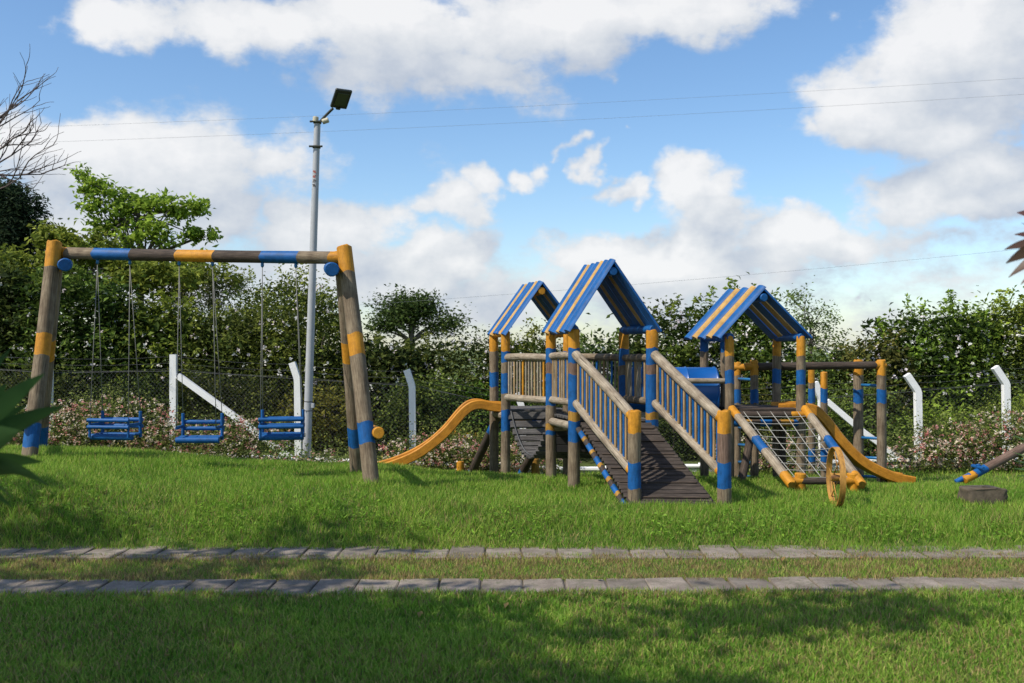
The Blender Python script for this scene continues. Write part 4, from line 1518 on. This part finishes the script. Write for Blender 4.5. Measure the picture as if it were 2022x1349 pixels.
def tree(name, label, px, Y, base_r, crown, leafsize, colA, colB, trunk_top=None, group=None, asp=0.5, droop=0.0, cat='tree'):
    """crown: list of (px, py, half-width px, half-height px, clumps, leaves per clump, clump radius)"""
    x = (px - CX) / FPX * Y
    z0 = GZ(x, Y)
    o = thing(name, (x, Y, z0), label, cat, group)
    cpts, parts = [], []
    for (cx_, cy_, rx, ry, ncl, per, crd) in crown:
        c = V(cx_, cy_, Y)
        rad = (rx / FPX * Y, rx / FPX * Y * 0.8, ry / FPX * Y)
        pts, cc = clumps(ncl, c, rad, per, crd, 0.35, flat=0.75)
        parts.append(leaf_cloud(pts, leafsize, colA, colB, 0.45, asp, droop))
        cpts.append((c, cc))
    foliage_obj('crown', o, parts)
    top = V(px, trunk_top, Y) if trunk_top else cpts[0][0]
    pp = spline([Vector((x, Y, z0 - 0.2)), Vector((x + 0.05, Y, z0)).lerp(top, 0.45), top], 5)
    tube('trunk', o, pp, [base_r * (1 - 0.6 * i / (len(pp) - 1)) for i in range(len(pp))], 'bark', 9)
    for c, cc in cpts:
        st_ = Vector(pp[-3])
        for k in range(min(5, len(cc))):
            limbs(o, 'limb', st_ if random.random() < 0.6 else pp[-1], [Vector(cc[k])], base_r * 0.24, 'bark', 6, 0.1)
    return o


BL1, BL2 = (0.13, 0.21, 0.024), (0.32, 0.43, 0.055)
tree('broadleaf_tree', 'bright green open-branched tree with drooping leaf clusters above the swing beam', 275, 23.0, 0.13,
     [(182, 362, 26, 30, 8, 46, 0.20), (215, 400, 50, 34, 13, 46, 0.22), (270, 400, 34, 22, 7, 46, 0.20), (335, 412, 66, 22, 13, 46, 0.21), (388, 412, 20, 12, 4, 44, 0.18), (205, 440, 40, 14, 6, 44, 0.2), (300, 455, 100, 28, 17, 46, 0.22), (395, 468, 30, 16, 6, 44, 0.20), (200, 490, 60, 34, 12, 46, 0.24), (280, 520, 150, 40, 26, 46, 0.28)], 0.155, BL1, BL2, 430, None, 0.52, 0.35)
tree('yellow_green_tree', 'yellowish green leafy tree low behind the swing pole', 150, 21.8, 0.10,
     [(110, 468, 40, 20, 12, 44, 0.22), (160, 490, 60, 30, 18, 44, 0.25), (200, 540, 140, 50, 44, 50, 0.3), (340, 545, 130, 36, 40, 46, 0.28), (50, 540, 90, 60, 28, 50, 0.3)], 0.15, (0.10, 0.14, 0.02), (0.26, 0.29, 0.045), 540)
tree('feathery_tree', 'pale feathery tree with thin light foliage behind the swing seats', 420, 22.5, 0.07,
     [(390, 570, 90, 45, 44, 80, 0.28), (455, 555, 40, 34, 18, 70, 0.22), (330, 600, 80, 40, 26, 80, 0.26), (420, 620, 90, 40, 34, 80, 0.28)], 0.06, (0.14, 0.16, 0.055), (0.32, 0.33, 0.14), 570)
tree('dark_conifer', 'dark blue-green conifer at the edge beside the bare branches', 10, 25.0, 0.2,
     [(15, 410, 58, 60, 60, 110, 0.30), (28, 475, 58, 60, 60, 110, 0.30), (-20, 540, 110, 110, 60, 90, 0.4)], 0.14, (0.020, 0.038, 0.018), (0.050, 0.075, 0.034), 400, None, 0.3)
tree('round_tree', 'round dark green tree standing alone beyond the hedge', 812, 36.0, 0.22,
     [(795, 618, 52, 32, 40, 80, 0.5), (830, 605, 36, 22, 22, 80, 0.45), (760, 640, 28, 14, 12, 70, 0.4), (880, 640, 46, 18, 18, 70, 0.45)], 0.14, (0.035, 0.060, 0.016), (0.095, 0.14, 0.035), 640)
tree('airy_tree', 'slender airy tree with sparse green foliage behind the monkey bars', 1600, 23.5, 0.06,
     [(1570, 590, 32, 20, 9, 26, 0.22), (1610, 620, 48, 26, 14, 26, 0.24), (1640, 650, 30, 24, 9, 26, 0.22), (1585, 660, 50, 36, 16, 30, 0.25), (1650, 690, 36, 24, 9, 26, 0.24)], 0.085, (0.08, 0.12, 0.03), (0.18, 0.24, 0.06), 640)

# bare tree reaching in from the side
bt = thing('bare_tree', (-10.6, 17.0, GZ(-10.6, 17.0)), 'leafless tree with thin purple-brown branches against the clouds', 'tree')
tube('trunk', bt, spline([Vector((-10.6, 17, GZ(-10.6, 17) - 0.2)), Vector((-10.5, 17, 2.0)), Vector((-10.1, 17, 4.0)), Vector((-9.9, 17, 6.2))], 5), [0.16 - 0.0065 * i for i in range(16)], 'twig_bark', 9)
br = random.Random(21)


def twig(vs, fs, lc, a, d, L, r, depth):
    pts, p = [a], a
    dd = d.normalized()
    n = 5
    for k in range(n):
        dd = (dd + Vector((br.uniform(-0.25, 0.25), br.uniform(-0.2, 0.2), br.uniform(-0.17, 0.17)))).normalized()
        p = p + dd * (L / n)
        pts.append(p)
    v, f_, l_ = tube_geo(pts, [max(r * (1 - 0.65 * i / n), 0.0035) for i in range(n + 1)], 5, len(vs))
    vs += v; fs += f_; lc += l_
    if depth == 0: return
    for k in range(1, n + 1):
        if br.random() < 0.95:
            e = (dd + Vector((br.uniform(-0.6, 0.7), br.uniform(-0.6, 0.6), br.uniform(-0.4, 0.9)))).normalized()
            twig(vs, fs, lc, pts[k], e, L * br.uniform(0.38, 0.62), r * 0.5, depth - 1)


for a, tip, L in ((V(-90, 330, 17), V(105, 195, 17), 1.75), (V(-90, 380, 17), V(95, 270, 17), 1.6), (V(-80, 290, 17), V(60, 190, 17), 1.35), (V(-110, 420, 17), V(90, 340, 17), 1.75), (V(-60, 345, 17), V(80, 325, 17), 1.25), (V(-50, 318, 17), V(70, 290, 17), 1.1)):
    root = Vector((-9.95, 17.0, a.z - 0.5))
    vs, fs, lc = [], [], []
    v, f_, l_ = tube_geo([root, root.lerp(a, 0.6) + Vector((0, 0, 0.05)), a], [0.06, 0.045, 0.032], 6, 0)
    vs += v; fs += f_; lc += l_
    twig(vs, fs, lc, a, tip - a, L * 0.92, 0.026, 2)
    mesh_obj('branch', vs, fs, 'twig_bark', bt, None, True, lc)

# shade tree beside the photographer: throws the shade that lies over the front lawn
sh = thing('shade_tree', (-9.6, 2.2, -0.25), 'big spreading garden tree that shades the front lawn', 'tree')
parts = []
for c, rad, ncl, per in [((-8.2, 3.6, 6.6), (3.0, 2.3, 1.3), 95, 55), ((-5.9, 3.0, 6.4), (1.9, 2.0, 0.9), 62, 55), ((-10.1, 6.6, 6.6), (2.4, 1.7, 1.2), 22, 42), ((-4.3, 2.3, 6.3), (1.3, 1.3, 0.8), 32, 55), ((-7.4, 6.7, 6.6), (1.9, 1.0, 0.8), 11, 36), ((-3.2, 4.25, 6.4), (0.9, 0.45, 0.35), 6, 45), ((-2.1, 4.4, 6.5), (0.85, 0.42, 0.35), 7, 45)]:
    pts, cc = clumps(ncl, c, rad, per, 0.42, 0.2)
    parts.append(leaf_cloud(pts, 0.20, (0.035, 0.07, 0.015), (0.08, 0.13, 0.03), 0.5, 0.55))
foliage_obj('crown', sh, parts)
tube('trunk', sh, spline([Vector((-9.6, 2.2, -0.5)), Vector((-9.5, 2.3, 2.5)), Vector((-9.3, 2.7, 5.6))], 5), [0.30 - 0.017 * i for i in range(11)], 'bark', 12)
limbs(sh, 'limb', (-9.4, 2.4, 4.0), [(-5.9, 3.0, 6.3), (-10.1, 6.4, 6.4), (-3.6, 3.2, 6.3), (-7.5, 6.4, 6.4), (-8.6, 3.8, 7.0)], 0.11, 'bark', 7)

# strap-leaved plants close to the camera --------------------------------


def strap_plant(name, label, base, crown_z, leaves, colA, colB, stem_r=0.045, cat='plant'):
    o = thing(name, base, label, cat)
    bx_, by_, bz_ = base
    tube('stem', o, spline([Vector((bx_, by_, bz_ - 0.1)), Vector((bx_ + 0.02, by_, (bz_ + crown_z) / 2)), Vector((bx_, by_, crown_z))], 4), stem_r, 'bark', 9)
    for (tip, sag, wd) in leaves:
        a = Vector((bx_, by_, crown_z))
        t_ = Vector(tip)
        n = 10
        side = (t_ - a).cross(Vector((0, 0, 1)))
        side = side.normalized() if side.length > 1e-4 else Vector((1, 0, 0))
        roll = random.uniform(0.7, 1.2)
        vs, fs, cols = [], [], []
        tcol = random.random()
        c_ = np.asarray(colA) * (1 - tcol) + np.asarray(colB) * tcol
        for i in range(n + 1):
            u = i / n
            p = a.lerp(t_, u) + Vector((0, 0, sag * 4 * u * (1 - u)))
            w = wd * (0.45 + 0.9 * u) * (1 - u ** 2.6) if u < 1 else 0.0
            w = max(w, 0.002)
            sd = (side * math.cos(roll) + Vector((0, 0, 1)) * math.sin(roll))
            nn = Vector((0, 0, -1)) * w * 0.35
            vs += [tuple(p - sd * w), tuple(p + nn), tuple(p + sd * w)]
            cols += [c_ * 0.95, c_ * 1.1, c_ * 0.95]
            if i:
                b = 3 * i
                fs += [(b - 3, b - 2, b + 1, b), (b - 2, b - 1, b + 2, b + 1)]
        mesh_obj('leaf', vs, fs, 'strap_leaf', o, None, True, None, np.array(cols))
    return o


b0 = Vector((-2.02, 3.3, 1.20))
lv = []
for px, py, dy, sag, wd in [(88, 738, 0.1, 0.02, 0.075), (130, 800, -0.1, 0.04, 0.060), (20, 690, 0.2, 0.02, 0.065), (84, 912, 0.1, 0.05, 0.055), (100, 960, -0.1, 0.10, 0.055), (40, 850, -0.4, 0.04, 0.085), (30, 985, -0.3, 0.09, 0.06), (14, 760, -0.3, 0.03, 0.075), (52, 800, 0.2, 0.02, 0.07), (60, 935, -0.2, 0.06, 0.065), (24, 1000, 0.1, 0.08, 0.06)]:
    lv.append((V(px, py, 3.3 + dy), sag, wd))
for k in range(9):
    a_ = R(95 + k * 21)
    lv.append((b0 + Vector((math.cos(a_) * 0.75, math.sin(a_) * 0.75, random.uniform(-0.2, 0.5))), random.uniform(0.03, 0.12), 0.05))
strap_plant('strap_leaf_plant', 'dark green strap-leaved plant leaning in front of the swing frame', (-2.02, 3.3, -0.25), 1.20, lv, (0.022, 0.062, 0.022), (0.045, 0.105, 0.030))
lv = []
for px, py, dy, sag, wd in [(2004, 463, 0.1, 0.02, 0.042), (1984, 493, 0.0, 0.03, 0.045), (1987, 520, -0.15, 0.04, 0.042), (1992, 548, 0.15, 0.04, 0.042), (2016, 562, 0.0, 0.03, 0.032), (2018, 440, -0.2, 0.0, 0.035)]:
    lv.append((V(px, py, 4.0 + dy), sag, wd))
for k in range(10):
    a_ = R(-100 + k * 23)
    lv.append((Vector((2.28, 4.0, 2.10)) + Vector((math.cos(a_) * 0.32, math.sin(a_) * 0.32, random.uniform(-0.1, 0.3))), 0.04, 0.036))
strap_plant('red_leaf_plant', 'plant with dark red and olive leaves on a thin stem', (2.28, 4.0, -0.25), 2.10, lv, (0.070, 0.012, 0.020), (0.065, 0.055, 0.022), 0.02)
lv = []
yb = Vector((3.78, 6.3, 0.78))
for px, py, dy, sag, wd in [(2000, 893, 0.0, 0.02, 0.022), (2004, 910, -0.2, 0.03, 0.022), (2002, 925, 0.2, 0.03, 0.022), (2010, 940, 0.0, 0.04, 0.022), (2014, 872, 0.2, 0.02, 0.022)]:
    lv.append((V(px, py, 6.3 + dy), sag, wd))
for k in range(16):
    a_ = R(-110 + k * 17)
    lv.append((yb + Vector((math.cos(a_) * 0.55, math.sin(a_) * 0.55, random.uniform(-0.2, 0.45))), 0.04, 0.024))
strap_plant('spiky_plant', 'green spiky-leaved plant on a short stem by the lawn edge', (3.78, 6.3, -0.25), 0.78, lv, (0.030, 0.075, 0.015), (0.075, 0.13, 0.025), 0.05)

# ------------------------------------------------------------------ overhead cables
for (a, b, sag, lab) in ((V(-300, 292, 34), V(2400, 160, 34), 0.5, 'thin overhead cable, lower of the two high ones'), (V(-300, 262, 36), V(2400, 128, 36), 0.5, 'thin overhead cable, upper of the two high ones'), (V(500, 616, 33), V(2300, 462, 33), 0.35, 'dark overhead cable passing low behind the tower roofs')):
    pts = []
    for k in range(25):
        p = a.lerp(b, k / 24)
        p.z -= sag * 4 * (k / 24) * (1 - k / 24) * 0.5
        pts.append(p)
    tag(tube('power_cable', None, pts, 0.0035, 'cable', 5), lab, 'cable')

# ------------------------------------------------------------------ grass


def blades(n, ylo, yhi, seg2, hmul=1.0, margin=0.66):
    u = rng.random(n)
    p_ = 0.45
    y = (ylo ** p_ + u * (yhi ** p_ - ylo ** p_)) ** (1 / p_)
    x = rng.uniform(-1, 1, n) * (y * margin * 0.9 + 0.6)
    a, b = track_dist(x, y)
    over = 0.02 + 0.11 * vnoise(x, y, 0.22) * vnoise(x + 5, y, 0.7) + 0.03 * rng.random(n)
    # the far track is half overgrown at one end
    ov2 = over + 0.05 + 0.05 * vnoise(x, y, 0.4) + 0.16 * sstep(0.3, 4.0, x) * vnoise(x, y, 0.5)
    keep = (a > -over) & (b > -ov2)
    x, y, a, b = x[keep], y[keep], a[keep], b[keep]
    z = ground_z(x, y)
    n = len(x)
    strip = sstep(0, 0.05, y - NEAR_Y) * sstep(0, 0.05, FAR_Y - y)
    pn = vnoise(x, y, 0.55); pn2 = vnoise(x + 31, y + 7, 0.16); pn3 = vnoise(x - 9, y + 21, 1.6)
    bank = np.exp(-((y - 10.25) / 0.55) ** 2)
    h = 0.042 + 0.030 * pn + 0.018 * pn2 + 0.050 * bank * pn2
    h = h * (1 - 0.30 * strip) * rng.uniform(0.45, 1.25, n) * hmul
    w = (0.0021 + 0.00036 * y) * rng.uniform(0.7, 1.3, n)
    th = rng.uniform(0, 2 * PI, n)
    lean = rng.uniform(0.15, 0.85, n)
    dx, dy = np.cos(th), np.sin(th)
    th2 = rng.uniform(0, 2 * PI, n)
    sx, sy = np.cos(th2), np.sin(th2)
    g1, g2, g3 = np.array([0.098, 0.220, 0.020]), np.array([0.230, 0.380, 0.044]), np.array([0.40, 0.43, 0.10])
    dry, brn = np.array([0.36, 0.29, 0.115]), np.array([0.23, 0.155, 0.075])
    t = np.clip(0.15 + 0.75 * pn + 0.35 * (rng.random(n) - 0.5), 0, 1)[:, None]
    c = g1 * (1 - t) + g2 * t
    k = (rng.random(n) < 0.16 + 0.25 * pn3)[:, None]
    c = np.where(k, c * 0.4 + g3 * 0.6, c)
    edge = np.exp(-np.minimum(np.abs(a), np.abs(b)) / 0.12)
    pd = np.clip(0.03 + 0.72 * strip * (0.25 + pn2) + 0.25 * edge + 0.10 * np.clip(8.0 - y, 0, 1) * (pn3 > 0.5), 0, 0.85)
    pd = np.where(y > 9.8, 0.05 + 0.16 * bank * pn3, pd)
    pd = np.where(y < NEAR_Y, pd + 0.16 * np.clip(pn3 * 1.6 - 0.5, 0, 1) + 0.12 * np.exp(-np.abs(a) / 0.35), pd)
    isd = rng.random(n) < pd
    c = np.where(isd[:, None], np.where((rng.random(n) < 0.6)[:, None], dry, brn), c)
    c = c * rng.uniform(0.72, 1.2, n)[:, None]
    P = np.stack([x, y, z - 0.005], 1)
    S = np.stack([sx * w, sy * w, 0 * w], 1)
    tip = P + np.stack([dx * h * lean, dy * h * lean, h * np.sqrt(np.clip(1 - 0.5 * lean ** 2, 0.3, 1))], 1)
    if seg2:
        mid = P + np.stack([dx * h * lean * 0.28, dy * h * lean * 0.28, h * 0.58], 1)
        Vv = np.stack([P - S, P + S, mid + S * 0.75, mid - S * 0.75, tip], 1).reshape(-1, 3)
        kk = np.arange(n)[:, None] * 5
        T = np.concatenate([kk + np.array([[0, 1, 2]]), kk + np.array([[0, 2, 3]]), kk + np.array([[3, 2, 4]])], 1).reshape(-1, 3)
        C = np.repeat(c, 5, axis=0)
    else:
        Vv = np.stack([P - S, P + S, tip], 1).reshape(-1, 3)
        T = (np.arange(n)[:, None] * 3 + np.array([[0, 1, 2]]))
        C = np.repeat(c, 3, axis=0)
    return Vv, T, C


parts = [blades(190000, 4.6, 8.3, True), blades(330000, 7.8, 14.6, False, 1.15), blades(36000, 14.2, 17.0, False, 1.2)]
# broad weeds on the bank
nw = 9000
wx = rng.uniform(-7, 7, nw); wy = rng.normal(10.2, 0.35, nw)
kp = (vnoise(wx, wy, 0.5) > 0.48) & (wy > 9.85)
wp = np.stack([wx, wy, ground_z(wx, wy) + rng.uniform(0.02, 0.10, nw)], 1)[kp]
parts.append(leaf_cloud(wp, 0.050, (0.11, 0.23, 0.022), (0.24, 0.38, 0.045), 0.6, 0.4))
go_ = foliage_obj('grass', None, parts, 'blade')
tag(go_, 'mown green grass of the lawn, bank and playground', 'grass', kind='stuff')
# a few fallen leaves
fl_ = []
for px, py in ((556, 1240), (830, 1218), (1368, 1189), (1840, 1210), (1546, 1108), (330, 1300), (1180, 1145), (1700, 1105), (1000, 1200), (690, 1165), (1475, 1170)):
    Y = 1.93 * FPX / (py - HY)
    q_ = V(px, py, Y)
    fl_.append((q_.x, q_.y, GZ(q_.x, q_.y) + 0.045))
v, t, c = leaf_cloud(np.array(fl_), 0.075, (0.36, 0.25, 0.10), (0.30, 0.16, 0.06), 0.9, 0.6)
o = mesh_obj('fallen_leaves', v, t, 'petal', None, smooth=False, col=c)
tag(o, 'few dry brown fallen leaves on the lawn', 'leaves', kind='stuff')
